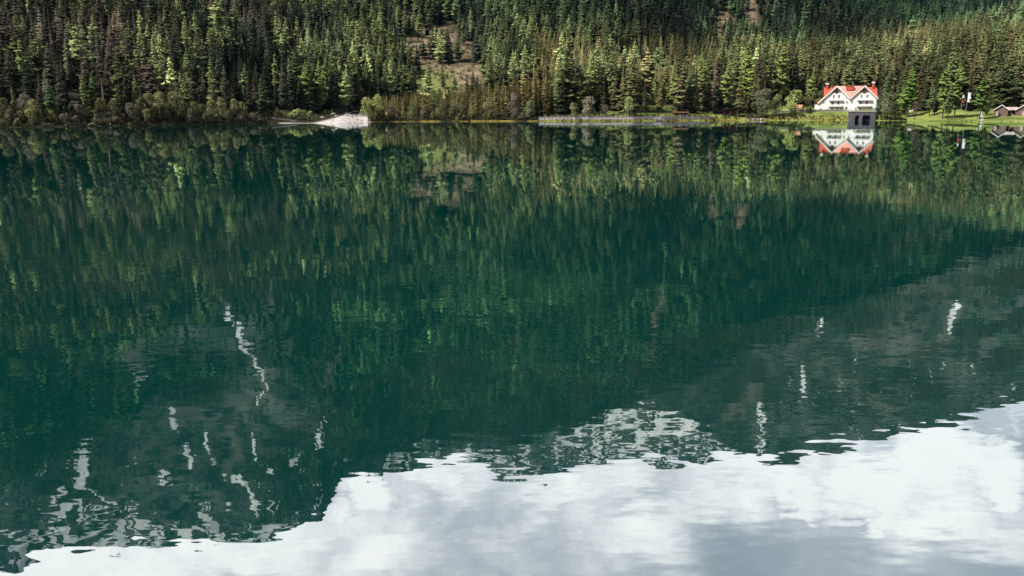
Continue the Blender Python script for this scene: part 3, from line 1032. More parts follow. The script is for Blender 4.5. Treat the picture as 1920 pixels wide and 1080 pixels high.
H = np.where(pl, plh * (0.86 + 0.24 * r2), H)
pl2 = (gx > 1000) & (gx < 1330) & (off > 70) & (Y < D[4] + 20) & ~is_l          # young even growth on the shelf behind
H = np.where(pl2, 14.5 + 2.5 * r2, H)
H *= np.where(mk["island"] > 0.3, 0.9, 1) * np.clip(1.15 - 0.5 * mk["rock"], 0.6, 1)
bigs = (gx > 1040) & (off < 260) & (Y < D[4] + 40)
H = np.where(bigs, H * (1.0 + 0.22 * r3), H)
W = H * np.where(is_l, 0.9 + 0.65 * r3, 0.75 + 0.75 * r3)
W = np.where(pl, W * 0.92, W)
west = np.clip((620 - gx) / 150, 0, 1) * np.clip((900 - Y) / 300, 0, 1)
east = np.clip((gx - 950) / 200, 0, 1) * np.clip((D[4] + 120 - Y) / 100, 0, 1)
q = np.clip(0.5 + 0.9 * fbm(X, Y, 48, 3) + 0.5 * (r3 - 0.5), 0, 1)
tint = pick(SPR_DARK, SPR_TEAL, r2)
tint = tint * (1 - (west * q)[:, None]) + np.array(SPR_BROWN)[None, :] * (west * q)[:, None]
e = np.clip(east * (0.55 + 0.65 * q), 0, 1)[:, None]
tint = tint * (1 - e) + np.array(SPR_OLIVE)[None, :] * e
tint = np.where(pl2[:, None], pick((0.11, 0.105, 0.042), (0.20, 0.175, 0.075), r3), tint)
tint = np.where(pl[:, None], pick((0.06, 0.06, 0.022), (0.11, 0.088, 0.034), r3), tint)
lt = pick(LAR_A, LAR_B, np.clip(r2 * 0.9 + 0.25 * patch, 0, 1))
cool = (np.clip((Y - D[4] + 30) / 120, 0, 1) * np.clip((gx - 640) / 120, 0, 1))[:, None]
lt = lt * (1 - cool) + pick((0.085, 0.138, 0.068), (0.145, 0.205, 0.09), r2) * cool
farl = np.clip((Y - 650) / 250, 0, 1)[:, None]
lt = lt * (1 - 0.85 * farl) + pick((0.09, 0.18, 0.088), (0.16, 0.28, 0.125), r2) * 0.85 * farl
tint = np.where(is_l[:, None], lt, tint)
# steep slope behind the shelf: its cloud shadow is put into the tree tints
slope_shade = np.clip((gx - 900) / 90, 0, 1) * np.clip((Y - D[4] - 25) / 50, 0, 1) * np.clip((1700 - Y) / 300, 0, 1)
tint *= (1 - 0.60 * slope_shade * np.clip((np.where(gx > 1350, 1550, 1050) - Y) / 250, 0, 1))[:, None]
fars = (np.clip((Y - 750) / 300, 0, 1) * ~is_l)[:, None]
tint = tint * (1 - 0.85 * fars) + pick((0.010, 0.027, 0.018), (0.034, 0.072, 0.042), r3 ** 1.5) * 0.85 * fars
tint *= np.exp(RNG.normal(0, 0.42, N))[:, None]
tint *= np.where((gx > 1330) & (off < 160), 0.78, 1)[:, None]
tint *= np.clip(1 + np.where(Y < 700, 0.6, 0.75) * fbm(X, Y, np.where(Y < 700, 45, 120), 3), 0.4, 2.0)[:, None]
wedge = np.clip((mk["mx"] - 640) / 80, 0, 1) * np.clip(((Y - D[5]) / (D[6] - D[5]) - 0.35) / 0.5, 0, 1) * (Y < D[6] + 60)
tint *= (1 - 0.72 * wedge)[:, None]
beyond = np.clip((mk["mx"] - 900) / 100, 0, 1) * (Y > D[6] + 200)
tint = np.where(beyond[:, None] > 0.5, tint * 1.3 + np.array((0.022, 0.045, 0.052)), tint)  # paler, bluer far trees: distance haze put into their tint


# ------------------------------------------------------------------ hand-placed trees
things = []       # (kind, x_px, X, Y, Z, h, w, tint, label bits)


def shore_tree(kind, x, ytop, off_, tint_, wide=1.0, look=""):
    X_, d_, z_ = at(x, off_)
    h = z_at(ytop, d_) - z_
    if h < 0.8:
        h = 0.8
    things.append(dict(kind=kind, px=x, py=ytop, loc=(X_, d_, z_ - 0.15), h=h, w=h * wide, tint=tint_, look=look))


OL, LT, GY, GR, DK_ = (0.125, 0.125, 0.062), (0.22, 0.225, 0.10), (0.165, 0.145, 0.11), (0.13, 0.155, 0.068), (0.045, 0.05, 0.025)
BR_LAR, MID_LAR = (0.20, 0.245, 0.075), (0.13, 0.155, 0.06)
for (x, y, o_, k, t, w, lk) in [
    # broadleaf fringe on the western shore
    (5, 182, 6, "b", OL, 1, "olive"), (50, 174, 9, "b", GY, .9, "greyish"), (62, 184, 5, "b", LT, 1, "yellowish"), (95, 205, 3, "b", LT, .9, "small yellowish"), (18, 203, 4, "b", GY, 1, "pinkish grey"),
    (62, 214, 2, "u", OL, 1, "olive"), (148, 194, 6, "b", GY, 1, "pale grey"), (192, 182, 10, "b", OL, 1, "olive"), (214, 186, 6, "b", OL, 1, "olive"), (245, 192, 4, "b", GY, 1, "greyish"),
    (262, 183, 7, "b", OL, .9, "olive"), (280, 174, 7, "b", LT, .8, "pale topped"), (276, 203, 3, "b", LT, .9, "light"), (301, 170, 8, "b", LT, .9, "pale"), (327, 171, 8, "b", LT, .9, "pale"),
    (312, 193, 4, "b", OL, 1.1, "olive"), (340, 196, 5, "b", OL, 1, "olive"), (365, 190, 6, "b", GR, .9, "green"), (380, 194, 6, "b", OL, 1, "olive"), (397, 185, 6, "b", LT, .95, "yellow green"),
    (415, 181, 7, "b", LT, .85, "pale"), (440, 184, 8, "b", LT, .9, "pale"), (453, 190, 5, "b", LT, .9, "pale"), (428, 204, 3, "b", OL, 1, "olive"), (330, 212, 3, "b", OL, 1.1, "low olive"),
    (475, 207, 5, "u", GY, 1, "low brownish"), (120, 208, 4, "u", GY, 1, "greyish"), (140, 215, 2, "u", OL, 1.2, "olive"), (180, 214, 2, "u", GR, 1.2, "low green"), (215, 214, 2, "u", GY, 1.2, "brownish"),
    (250, 217, 2, "u", OL, 1.2, "olive"), (355, 212, 2, "u", GY, 1.3, "greyish"), (385, 210, 2, "u", OL, 1.2, "olive"), (405, 213, 2, "u", GR, 1.2, "green"), (450, 214, 2, "u", GY, 1.2, "brownish"),
    (30, 220, 2, "u", LT, 1.2, "yellowish"), (4, 222, 2, "u", OL, 1.2, "olive"), (488, 214, 2, "u", GR, 1.2, "dark green"),
    # conifers just behind it
    (28, 158, 13, "l", MID_LAR, .8, "slim"), (80, 137, 11, "s", SPR_BROWN, 1, "tall brown"), (97, 147, 8, "l", (.075, .12, .045), 1.25, "broad green"), (125, 180, 8, "s", SPR_DARK, 1, "small dark"),
    (163, 138, 15, "l", MID_LAR, 1, "green"), (178, 136, 14, "l", (.10, .15, .05), 1.05, "green"), (228, 152, 9, "s", DK_, 1.15, "broad dark"), (258, 138, 11, "l", MID_LAR, .9, "ragged"),
    (346, 176, 9, "s", DK_, .9, "small dark"), (424, 168, 12, "s", DK_, .9, "dark spiky"), (436, 172, 11, "s", DK_, .8, "thin dark"), (494, 140, 9, "l", (.065, .09, .04), 1.2, "tall dusky"), (479, 152, 13, "s", SPR_BROWN, 1, "brown"),
    # around the gravel fan
    (521, 202, 14, "u", OL, 1, "olive"), (536, 206, 16, "u", GR, .9, "dusky"), (558, 200, 18, "w", (.27, .31, .12), 1.7, "large round yellow green"), (581, 207, 20, "u", (.25, .29, .11), 1.1, "yellow green"), (592, 213, 22, "u", LT, .9, "small light"),
    (625, 196, 90, "u", OL, 1, "olive"), (651, 199, 92, "s", (.07, .1, .035), 1.2, "tiny green"), (638, 205, 90, "u", OL, 1.2, "low"), (606, 205, 80, "u", GY, 1, "brownish"),
    (548, 107, 66, "l", BR_LAR, 1, "bright"), (577, 110, 60, "l", (.15, .2, .06), 1.1, "bright broad"), (602, 110, 72, "l", BR_LAR, .95, "bright"), (614, 103, 84, "l", (.13, .18, .055), .9, "tall"), (588, 128, 64, "s", SPR_DARK, 1, "dark"),
    (563, 135, 58, "s", SPR_DARK, .9, "dark"), (532, 140, 52, "s", SPR_BROWN, .9, "brown"), (630, 140, 96, "s", SPR_BROWN, .9, "brown"), (545, 180, 45, "l", GR, .9, "light green"), (655, 128, 100, "l", MID_LAR, 1, "green"),
    (672, 120, 104, "l", MID_LAR, 1, "green"), (690, 130, 106, "l", MID_LAR, 1, "green"), (725, 112, 112, "l", MID_LAR, 1, "green"), (752, 110, 118, "l", MID_LAR, 1.05, "green"), (775, 120, 122, "l", MID_LAR, 1, "outermost"),
    # the point
    (690, 181, 5, "b", (.29, .32, .11), 1, "yellow green"), (708, 176, 6, "b", (.29, .32, .11), 1, "yellow green"), (697, 198, 3, "b", OL, 1, "olive"), (716, 203, 3, "b", OL, 1, "olive"), (733, 197, 4, "b", GY, 1, "greyish"), (747, 205, 3, "u", GY, 1, "greyish"),
    (771, 206, 3, "b", LT, 1, "light"), (778, 190, 7, "b", GR, .9, "green"), (797, 196, 5, "b", GY, 1, "reddish grey"), (812, 208, 3, "u", GR, 1, "green"), (832, 184, 6, "b", OL, 1, "tall olive"), (822, 203, 3, "b", LT, 1, "light"),
    (850, 190, 5, "b", GR, 1, "green"), (868, 188, 6, "b", OL, 1, "olive"), (885, 198, 4, "b", LT, 1, "light"), (860, 210, 2, "u", LT, 1, "bright"), (871, 212, 2, "u", GR, 1, "green"), (918, 182, 5, "b", LT, .9, "yellow green"),
    (930, 201, 3, "b", OL, 1, "olive"), (943, 206, 3, "b", GY, 1, "greyish"), (814, 165, 30, "l", (.10, .16, .05), 1, "lone green"),
    (965, 173, 5, "b", (.2, .16, .13), .8, "bare grey"), (992, 187, 4, "b", (.2, .24, .12), 1, "round green"), (978, 208, 3, "u", GY, 1, "brownish"),
    # promenade lawn
    (1045, 133, 30, "l", BR_LAR, 1, "tall bright"), (1060, 128, 44, "l", MID_LAR, 1, "tall"), (1086, 146, 22, "l", (.13, .16, .05), .95, "bushy"), (1108, 95, 40, "l", BR_LAR, 1.1, "tallest bright"), (1122, 112, 50, "l", MID_LAR, 1, "tall"),
    (1094, 114, 56, "l", MID_LAR, .95, "tall"), (1078, 112, 60, "s", (.05, .055, .02), .9, "dark"), (1132, 152, 16, "s", DK_, 1, "dark broad"), (1138, 117, 58, "s", SPR_BROWN, .9, "brown"), (1167, 122, 44, "s", DK_, .9, "dark"), (1182, 128, 40, "l", (.11, .13, .04), .95, "olive"),
    (1198, 125, 42, "s", DK_, .85, "dark"), (1208, 150, 24, "s", (.07, .06, .03), .9, "brownish"), (1236, 132, 26, "s", SPR_OLIVE, 1, "olive"), (1226, 134, 30, "l", BR_LAR, .9, "bright"), (1262, 106, 42, "l", BR_LAR, 1, "bright tall"),
    (1274, 104, 32, "s", SPR_BROWN, 1, "brown"), (1290, 100, 46, "s", SPR_OLIVE, .95, "olive"), (1311, 92, 36, "l", BR_LAR, 1.05, "bright tall"), (1324, 92, 52, "l", MID_LAR, 1, "tall"), (1337, 110, 30, "d", (.17, .125, .105), .95, "dead pinkish grey"),
    (1352, 118, 40, "s", SPR_BROWN, .9, "brown"), (1362, 108, 26, "l", BR_LAR, 1, "bright"), (1386, 122, 16, "s", SPR_OLIVE, 1.05, "olive layered"), (1396, 80, 46, "l", (.19, .24, .06), 1.1, "bright tall"), (1378, 84, 58, "l", MID_LAR, 1, "tall"),
    (1418, 84, 55, "s", SPR_BROWN, .9, "brown"), (1430, 140, 40, "s", SPR_BROWN, .95, "brown"), (1440, 90, 60, "l", MID_LAR, 1, "tall"), (1462, 72, 58, "l", BR_LAR, 1, "bright tall"), (1486, 90, 58, "s", SPR_DARK, .9, "dark"), (1503, 88, 64, "l", MID_LAR, .9, "tall"),
    (1520, 124, 52, "l", BR_LAR, .9, "bright"), (1510, 112, 60, "s", SPR_OLIVE, .9, "olive"),
    (1075, 192, 3, "b", (.27, .27, .14), 1.05, "round pale"), (1103, 180, 4, "b", (.28, .26, .18), 1.1, "silvery"), (1180, 181, 2.5, "b", (.28, .33, .13), 1, "light green"), (1136, 195, 4, "r", (.24, .2, .16), .9, "bare grey"), (1231, 199, 22, "u", DK_, .9, "dark round"), (1190, 208, 4, "u", OL, 1, "low olive"),
    (1432, 166, 5, "b", (.17, .19, .10), .95, "tall grey green"), (1455, 176, 8, "b", (.22, .27, .1), 1.05, "green"), (1490, 168, 9, "b", (.33, .38, .12), 1.25, "broad pale domed"), (1512, 180, 12, "b", OL, .8, "olive"), (1535, 169, 50, "b", LT, .9, "yellow green"),
    (1519, 200, 12, "u", LT, 1, "small yellow"), (1485, 208, 4, "u", DK_, 1.4, "dark low"), (1468, 212, 3, "u", DK_, 1.4, "dark low"), (1505, 210, 5, "u", OL, 1.2, "olive low"),
    # lawn beyond the house
    (1647, 162, 8, "s", (.08, .11, .07), 1.2, "small blue green"), (1664, 176, 6, "b", (.17, .19, .10), 1, "grey green"), (1675, 190, 9, "b", OL, 1, "olive"), (1663, 128, 54, "l", (.07, .12, .045), 1.1, "green"), (1702, 123, 24, "l", (.14, .22, .05), 1.1, "large bright"),
    (1690, 150, 30, "l", (.12, .18, .05), 1, "bright"), (1743, 146, 30, "l", GR, .8, "sparse"), (1752, 140, 38, "s", DK_, .8, "dark"), (1716, 188, 8, "r", (.15, .105, .095), .9, "bare reddish grey"), (1768, 112, 20, "l", (.15, .21, .055), 1, "bright"), (1790, 112, 22, "l", (.16, .22, .055), 1, "bright"),
    (1778, 150, 12, "l", (.12, .15, .06), .8, "greyish"), (1838, 135, 18, "l", (.11, .17, .045), 1.2, "cone shaped"), (1850, 160, 36, "s", DK_, .8, "slim dark"), (1730, 130, 48, "s", DK_, .9, "dark"), (1815, 128, 52, "s", SPR_DARK, 1, "dark"),
    (1868, 120, 54, "s", SPR_OLIVE, 1, "olive"), (1884, 80, 60, "l", MID_LAR, 1.1, "tall"), (1905, 100, 62, "s", DK_, 1, "dark"), (1680, 205, 6, "u", DK_, 1.3, "dark low"), (1640, 214, 4, "u", DK_, 1.2, "dark low"),
]:
    shore_tree(k, x, y, o_, t, w, lk)


# ------------------------------------------------------------------ which scattered trees show largest (id buffer over the direct view)
def pick_individuals(limit=300):
    h_px = H * F_PX / (Y * CP)
    _, ytop = pix(X, Y, Z + H)
    _, ybot = pix(X, Y, Z)
    cand = np.where((ybot > -5) & (ytop < 236) & (gx > -12) & (gx < 1932) & (Y < 1500))[0]
    cand = cand[np.argsort(-Y[cand])]
    buf = np.full((120, 960), -1, np.int32)
    for i in cand:
        yt, yb, xc, hw = ytop[i] / 2, ybot[i] / 2, gx[i] / 2, W[i] * 0.16 * F_PX / Y[i] / 2
        y0, y1 = max(0, int(yt)), min(119, int(yb))
        for yy in range(y0, y1 + 1):
            f = min(1, max(0, (yy + 0.5 - yt) / max(1e-3, yb - yt)))
            a, b = int(xc - hw * f), int(xc + hw * f) + 1
            if b > 0 and a < 960:
                buf[yy, max(0, a):min(960, b)] = i
    for t in things:
        yb = pix(t["loc"][0], t["loc"][1], t["loc"][2])[1] / 2
        yt, xc = t["py"] / 2, t["px"] / 2
        hw = t["w"] * 0.2 * F_PX / t["loc"][1] / 2
        for yy in range(max(0, int(yt)), min(119, int(yb)) + 1):
            f = min(1, max(0.2, (yy + 0.5 - yt) / max(1e-3, yb - yt)))
            a, b = int(xc - hw * f), int(xc + hw * f) + 1
            if b > 0 and a < 960:
                buf[yy, max(0, a):min(960, b)] = -1
    vis = np.bincount(buf[buf >= 0], minlength=N)
    n_s = limit - sum(t["kind"] == "s" for t in things)
    n_l = limit - sum(t["kind"] == "l" for t in things)
    def top(m, n):
        c = np.where(m & (vis >= 6))[0]
        return c[np.argsort(-vis[c])][:n]
    return np.concatenate([top(~is_l, n_s), top(is_l, n_l)])


IND = pick_individuals(298)
ind_mask = np.zeros(N, bool)
ind_mask[IND] = True
for i in IND:
    lum = tint[i] @ np.array([0.3, 0.6, 0.1])
    if is_l[i]:
        look = "bright green" if lum > 0.155 else ("mid green" if lum > 0.115 else "dusky green")
    else:
        r_, g_ = tint[i][0], tint[i][1]
        look = ("olive" if r_ > 0.055 and g_ > 0.9 * r_ else "brown tinged") if r_ > 0.036 else ("dark green" if lum > 0.03 else "blackish green")
    _, yt = pix(X[i], Y[i], Z[i] + H[i])
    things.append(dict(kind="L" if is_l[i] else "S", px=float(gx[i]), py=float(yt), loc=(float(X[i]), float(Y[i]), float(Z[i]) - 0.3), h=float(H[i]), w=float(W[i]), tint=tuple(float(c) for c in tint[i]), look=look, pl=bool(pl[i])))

# ------------------------------------------------------------------ labels: landmark along the shore, how high up, order
LM = [(0, 66, "behind the grey bushes"), (66, 135, "behind the brown spruce"), (135, 197, "behind the paired larches"), (197, 262, "behind the pale dead snag"), (262, 345, "behind the leafy fringe"),
      (345, 430, "behind the olive bushes"), (430, 515, "behind the dusky gravel larch"), (515, 600, "behind the willow bush"), (600, 685, "behind the gravel fan"), (685, 775, "behind the leafy point"),
      (775, 850, "by the russet clearing"), (850, 935, "beyond the russet clearing"), (935, 1030, "behind the bare tree"), (1030, 1130, "behind the tallest larch"), (1130, 1230, "behind the silvery tree"), (1230, 1320, "behind the roofed hut"),
      (1320, 1400, "behind the open shed"), (1400, 1500, "behind the domed tree"), (1500, 1600, "behind the white house"), (1600, 1690, "behind the quay block"), (1690, 1760, "behind the bare sapling"),
      (1760, 1825, "behind the flags"), (1825, 1870, "behind the conical larch"), (1870, 3000, "behind the board sheds")]
ORD = ["first", "second", "third", "fourth", "fifth", "sixth", "seventh", "eighth", "ninth", "tenth", "eleventh", "twelfth", "thirteenth", "fourteenth", "fifteenth", "sixteenth"]
NUM = ["zero", "one", "two", "three", "four", "five", "six", "seven", "eight", "nine", "ten", "eleven", "twelve", "thirteen", "fourteen", "fifteen", "sixteen"]
SING = dict(S="spruce", L="larch", s="spruce", l="larch", b="leafy tree", u="bush", w="willow bush", r="sparse tree", d="dead spruce")
PLUR = dict(S="spruces", L="larches", s="spruces", l="larches", b="leafy trees", u="bushes", w="willow bushes", r="sparse trees", d="dead spruces")


def landmark(px):
    for a, b, t in LM:
        if a <= px < b:
            return t
    return LM[0][2] if px < 0 else LM[-1][2]


def shore_place(px):
    for a, b, t in ((-50, 140, "on the shaded shore bank"), (140, 330, "by the pale dead snag"), (330, 505, "on the bank before gravel"), (505, 690, "at the gravel fan"), (690, 800, "on the leafy point"), (800, 960, "before the plantation"),
                    (960, 1150, "behind the promenade fence"), (1150, 1345, "by the roofed hut"), (1345, 1450, "by the open shed"), (1450, 1560, "beside the white house"), (1560, 1720, "beyond the quay block"), (1720, 1830, "on the flag lawn"), (1830, 2000, "by the board sheds")):
        if a <= px < b:
            return t
    return "on the shore"


keyed = {}
for t in things:
    if t["kind"] in "SL":
        if t.get("pl"):
            band = "in the plantation"
        else:
            band = "low down" if t["py"] > 110 else ("midway up" if t["py"] > 55 else ("high up" if t["py"] > 5 else "topmost"))
        t["key"] = (t["look"], SING[t["kind"]], PLUR[t["kind"]], band + " " + landmark(t["px"]))
    else:
        t["key"] = (t["look"], SING[t["kind"]], PLUR[t["kind"]], shore_place(t["px"]))
    keyed.setdefault((t["key"][0], t["key"][1], t["key"][3]), []).append(t)
for k, ts in keyed.items():
    ts.sort(key=lambda t: t["px"])
    n = len(ts)
    for j, t in enumerate(ts):
        look, s1, s2, place = t["key"]
        if n == 1:
            t["label"] = f"{look} {s1} {place}"
        elif n == 2:
            t["label"] = f"{look} {s1} {place}, {'left' if j == 0 else 'right'} one of two"
        elif j == 0:
            t["label"] = f"leftmost of the {look} {s2} {place}"
        elif j == n - 1:
            t["label"] = f"rightmost of the {look} {s2} {place}"
        else:
            t["label"] = f"{ORD[j] if j < 16 else str(j + 1) + 'th'} from left of the {look} {s2} {place}"

GROUP = dict(s="spruces along the lake shore", l="larches along the lake shore", b="leafy trees along the shore", u="bushes along the shore", w="bushes along the shore", r="bare young trees along the shore", d=None, S="spruces on the slopes", L="larches on the slopes")
first_mesh = {}
for n_, t in enumerate(things):
    k, h, w = t["kind"], t["h"], t["w"]
    rz = random.uniform(0, 6.28)
    if k in "SL":
        me = random.choice(M_SPRUCE if k == "S" else M_LARCH)
        o = link("spruce_tree" if k == "S" else "larch_tree", me, None, t["loc"])
        o.scale, o.rotation_euler = (w, w, h), (random.gauss(0, 0.022), random.gauss(0, 0.022), rz)
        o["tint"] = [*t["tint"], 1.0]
        tag(o, t["label"], "tree", "young spruces in the plantation" if t.get("pl") else GROUP[k])
        continue
    nm = dict(s="spruce_tree", d="dead_spruce", l="larch_tree", b="leafy_tree", r="bare_tree", u="bush", w="willow_bush")[k]
    root = empty(nm, t["loc"], rz)
    tag(root, t["label"], "bush" if k in "uw" else "tree", GROUP[k])
    crown = random.choice(dict(s=C_SPRUCE, d=C_SPRUCE, l=C_LARCH, b=C_BROAD, r=C_BARE, u=C_BUSH, w=C_BUSH)[k])
    trunk = T_CONIFER if k in "sld" else (T_BUSH if k in "uw" else random.choice(T_BROAD))
    c = link("crown" if k not in "uw" else "foliage", crown, root)
    c.scale = (w, w, h)
    c["tint"] = [*t["tint"], 1.0]
    s = link("trunk" if k not in "uw" else "stem", trunk, root)
    s.scale = (w if k not in "sld" else h, w if k not in "sld" else h, h)


# ------------------------------------------------------------------ instancing for what nobody could count
def instancer(protos):
    ng = bpy.data.node_groups.new("forest", "GeometryNodeTree")
    ng.interface.new_socket("Geometry", in_out="INPUT", socket_type="NodeSocketGeometry")
    ng.interface.new_socket("Geometry", in_out="OUTPUT", socket_type="NodeSocketGeometry")
    gi, go = ng.nodes.new("NodeGroupInput"), ng.nodes.new("NodeGroupOutput")
    join = ng.nodes.new("GeometryNodeJoinGeometry")
    def attr(nm, ty):
        n = ng.nodes.new("GeometryNodeInputNamedAttribute")
        n.data_type = ty
        n.inputs[0].default_value = nm
        return n.outputs[0]
    a_pid, a_sc, a_rot = attr("pid", "INT"), attr("pscale", "FLOAT_VECTOR"), attr("prot", "FLOAT_VECTOR")
    for i, pm in enumerate(protos):
        src = bpy.data.objects.new("forest_kind", pm)          # a source the node group copies; never in the scene itself
        oi = ng.nodes.new("GeometryNodeObjectInfo")
        oi.inputs["Object"].default_value = src
        oi.inputs["As Instance"].default_value = True
        cmp_ = ng.nodes.new("FunctionNodeCompare")
        cmp_.data_type, cmp_.operation = "INT", "EQUAL"
        ints = [s for s in cmp_.inputs if s.type == "INT"]
        ng.links.new(a_pid, ints[0]); ints[1].default_value = i
        iop = ng.nodes.new("GeometryNodeInstanceOnPoints")
        ng.links.new(gi.outputs[0], iop.inputs["Points"]); ng.links.new(cmp_.outputs[0], iop.inputs["Selection"])
        ng.links.new(oi.outputs["Geometry"], iop.inputs["Instance"])
        ng.links.new(a_rot, iop.inputs["Rotation"]); ng.links.new(a_sc, iop.inputs["Scale"])
        ng.links.new(iop.outputs[0], join.inputs[0])
    ng.links.new(join.outputs[0], go.inputs[0])
    return ng


# ------------------------------------------------------------------ the far wood: one mass of instances
def build_forest(sel):
    idx = np.where(sel)[0]
    me = bpy.data.meshes.new("forest")
    me.vertices.add(len(idx))
    me.vertices.foreach_set("co", np.stack([X[idx], Y[idx], Z[idx] - 0.3], 1).astype(np.float32).ravel())
    near = Y[idx] < 1250
    pid = np.where(is_l[idx], np.where(near, 5 + (r3[idx] * 3.999).astype(int), 12 + (r3[idx] * 1.999).astype(int)),
                   np.where(near, (r3[idx] * 4.999).astype(int), 9 + (r3[idx] * 2.999).astype(int)))
    protos = M_SPRUCE + M_LARCH + L_SPRUCE + L_LARCH
    a = me.attributes.new("pid", "INT", "POINT"); a.data.foreach_set("value", pid.astype(np.int32))
    a = me.attributes.new("pscale", "FLOAT_VECTOR", "POINT"); a.data.foreach_set("vector", np.stack([W[idx], W[idx], H[idx]], 1).astype(np.float32).ravel())
    a = me.attributes.new("prot", "FLOAT_VECTOR", "POINT")
    a.data.foreach_set("vector", np.stack([RNG.normal(0, 0.02, len(idx)), RNG.normal(0, 0.02, len(idx)), RNG.uniform(0, 6.28, len(idx))], 1).astype(np.float32).ravel())
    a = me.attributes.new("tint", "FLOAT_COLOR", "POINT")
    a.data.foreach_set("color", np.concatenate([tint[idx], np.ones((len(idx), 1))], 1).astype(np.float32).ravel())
    o = link("forest", me)
    tag(o, "dense mixed wood of spruce and larch covering the mountain slopes", kind="stuff")
    md = o.modifiers.new("forest", "NODES")
    md.node_group = instancer(protos)
    return len(idx)


n_far = build_forest(~ind_mask)
print("TREES scattered", N, "individual", len(things), "mass", n_far)
from collections import Counter
print("KINDS", Counter(t["kind"] for t in things))


# ------------------------------------------------------------------ the white house
def slab(x0, z0, x1, z1, th):
    return [(x0, z0), (x1, z1), (x1, z1 + th), (x0, z0 + th)]


def build_house():
    ox, oy, _ = at(1587, 30)
    zb = z_at(208.6, oy)
    K = oy * CP / F_PX * 0.915
    px = lambda x: (x - 1587) * K
    pz = lambda y: (208.6 - y) * K
    root = empty("guest_house", (ox, oy, zb), R(-17))
    tag(root, "large white house with two gables, red roof and balconies above the quay", "house")
    la, ra, va = (px(1565), pz(159)), (px(1617), pz(159)), (px(1591), pz(184))
    le, re_ = (px(1533), pz(190)), (px(1642), pz(182))
    w = MB()
    # two gabled fronts meeting in the valley, and the main block behind
    w.extrude_y([(le[0], -3.0), (va[0], -3.0), va, la, le], 0, 9)
    w.extrude_y([(va[0], -3.0), (re_[0], -3.0), re_, ra, va], 0.004, 9)
    w.box(px(1544), px(1645), 8.8, 20, -3.0, pz(180))
    w.box(px(1527), px(1534), 2.0, 12, -3.0, pz(195))
    w.build("wall", M_WHITE, root)
    # main roof, ridge along the front
    rz_, ez = pz(160.5), pz(181)
    r_ = MB()
    r_.extrude_x([(6.4, ez), (14.2, rz_), (14.2, rz_ + 0.3), (6.4, ez + 0.3)], px(1543), px(1646))
    r_.extrude_x([(14.2, rz_), (21.2, ez), (21.2, ez + 0.3), (14.2, rz_ + 0.3)], px(1543), px(1646))
    roof = r_.build("roof", M_RED, root)
    roof["label"] = "red roof of the end bays"
    gap = MB()
    g = 0.46
    gap.extrude_x([(5.4, ez - 0.9), (14.0, rz_ + 0.15), (14.3, rz_ + 1.0), (13.9, rz_ + 1.0), (5.4, ez + g)], px(1563), px(1626))
    rc = gap.build("roof_centre", M_ROOF, root)
    rc["label"] = "roof between the gables with a pale pink banded sheen in its colour"
    gr = MB()
    for (a, b) in ((le, la), (va, la), (va, ra), (re_, ra)):
        dx = (a[0] - b[0])
        ex = 0.0 if a is va else 0.09
        a2 = (a[0] + dx * ex, a[1] + (a[1] - b[1]) * ex)
        gr.extrude_y(slab(a2[0], a2[1] + 0.03, b[0], b[1] + 0.03, 0.3), -0.7, 9.2)
    gr.build("gable_roof", M_RED, root)
    for (a, b, sg) in ((le, la, -1), (va, la, 1), (va, ra, -1), (re_, ra, 1)):
        ex = 0.0 if a is va else 0.09
        a2 = (a[0] + (a[0] - b[0]) * ex, a[1] + (a[1] - b[1]) * ex)
        MB().extrude_y(slab(a2[0], a2[1] - 0.35, b[0], b[1] - 0.35, 0.8), -0.95, -0.705).build("barge_board", M_WHITE2, root)
    for (cx_, top, bot) in ((1549, 153.5, 166), (1638, 152, 168)):
        c = MB().box(px(cx_) - 0.6, px(cx_) + 0.6, 12.3, 13.5, pz(bot), pz(top)).build("chimney", M_RED, roof)
        MB().box(px(cx_) - 0.85, px(cx_) + 0.85, 12.0, 13.8, pz(top), pz(top - 2.6)).build("chimney_cap", M_WHITE2, root)
    MB().box(px(1586), px(1600), 9.5, 13.2, pz(165.5), pz(158.5)).box(px(1585), px(1601), 9.2, 13.4, pz(158.5), pz(157.6)).build("roof_hatch", M_RED, root)
    MB().tube([(px(1599), 14, rz_), (px(1599), 14, pz(148))], 0.12, 5).tube([(px(1597.5), 14, pz(150)), (px(1600.5), 14, pz(150))], 0.08, 4).build("antenna", M_POLE, root)
    for c, ap in ((1565, la), (1617.5, ra)):
        p = [(px(c - 9), pz(171.5)), (px(c + 9), pz(171.5)), (px(c) + 0.4, pz(163.2)), (px(c) - 0.4, pz(163.2))]
        MB().extrude_y(p, -0.06, 0.05).build("gable_panel", M_BROWN, root)
    # windows: dark pane behind a proud frame
    def win(cx_, cy_, w_, h_, name="window", mat=M_GLASS, fr=M_WHITE2, shutter=False):
        x0, x1, z0, z1 = px(cx_ - w_ / 2), px(cx_ + w_ / 2), pz(cy_ + h_ / 2), pz(cy_ - h_ / 2)
        wn = MB().box(x0, x1, -0.075, 0.04, z0, z1).build(name, mat, root)
        t = 0.12
        MB().box(x0 - t, x0, -0.13, 0.02, z0 - t, z1 + t).box(x1, x1 + t, -0.13, 0.02, z0 - t, z1 + t).box(x0, x1, -0.128, 0.02, z1, z1 + t).box(x0, x1, -0.128, 0.02, z0 - t, z0).box((x0 + x1) / 2 - 0.05, (x0 + x1) / 2 + 0.05, -0.11, -0.076, z0, z1).build("frame", fr, wn)
        if shutter:
            for sx in (x0 - 0.62, x1 + 0.13):
                MB().box(sx, sx + 0.5, -0.10, 0.02, z0, z1).build("shutter", M_BROWN, wn)
    for c in (1565, 1617.5):
        win(c, 168.5, 4.2, 8.5, fr=M_BROWN)
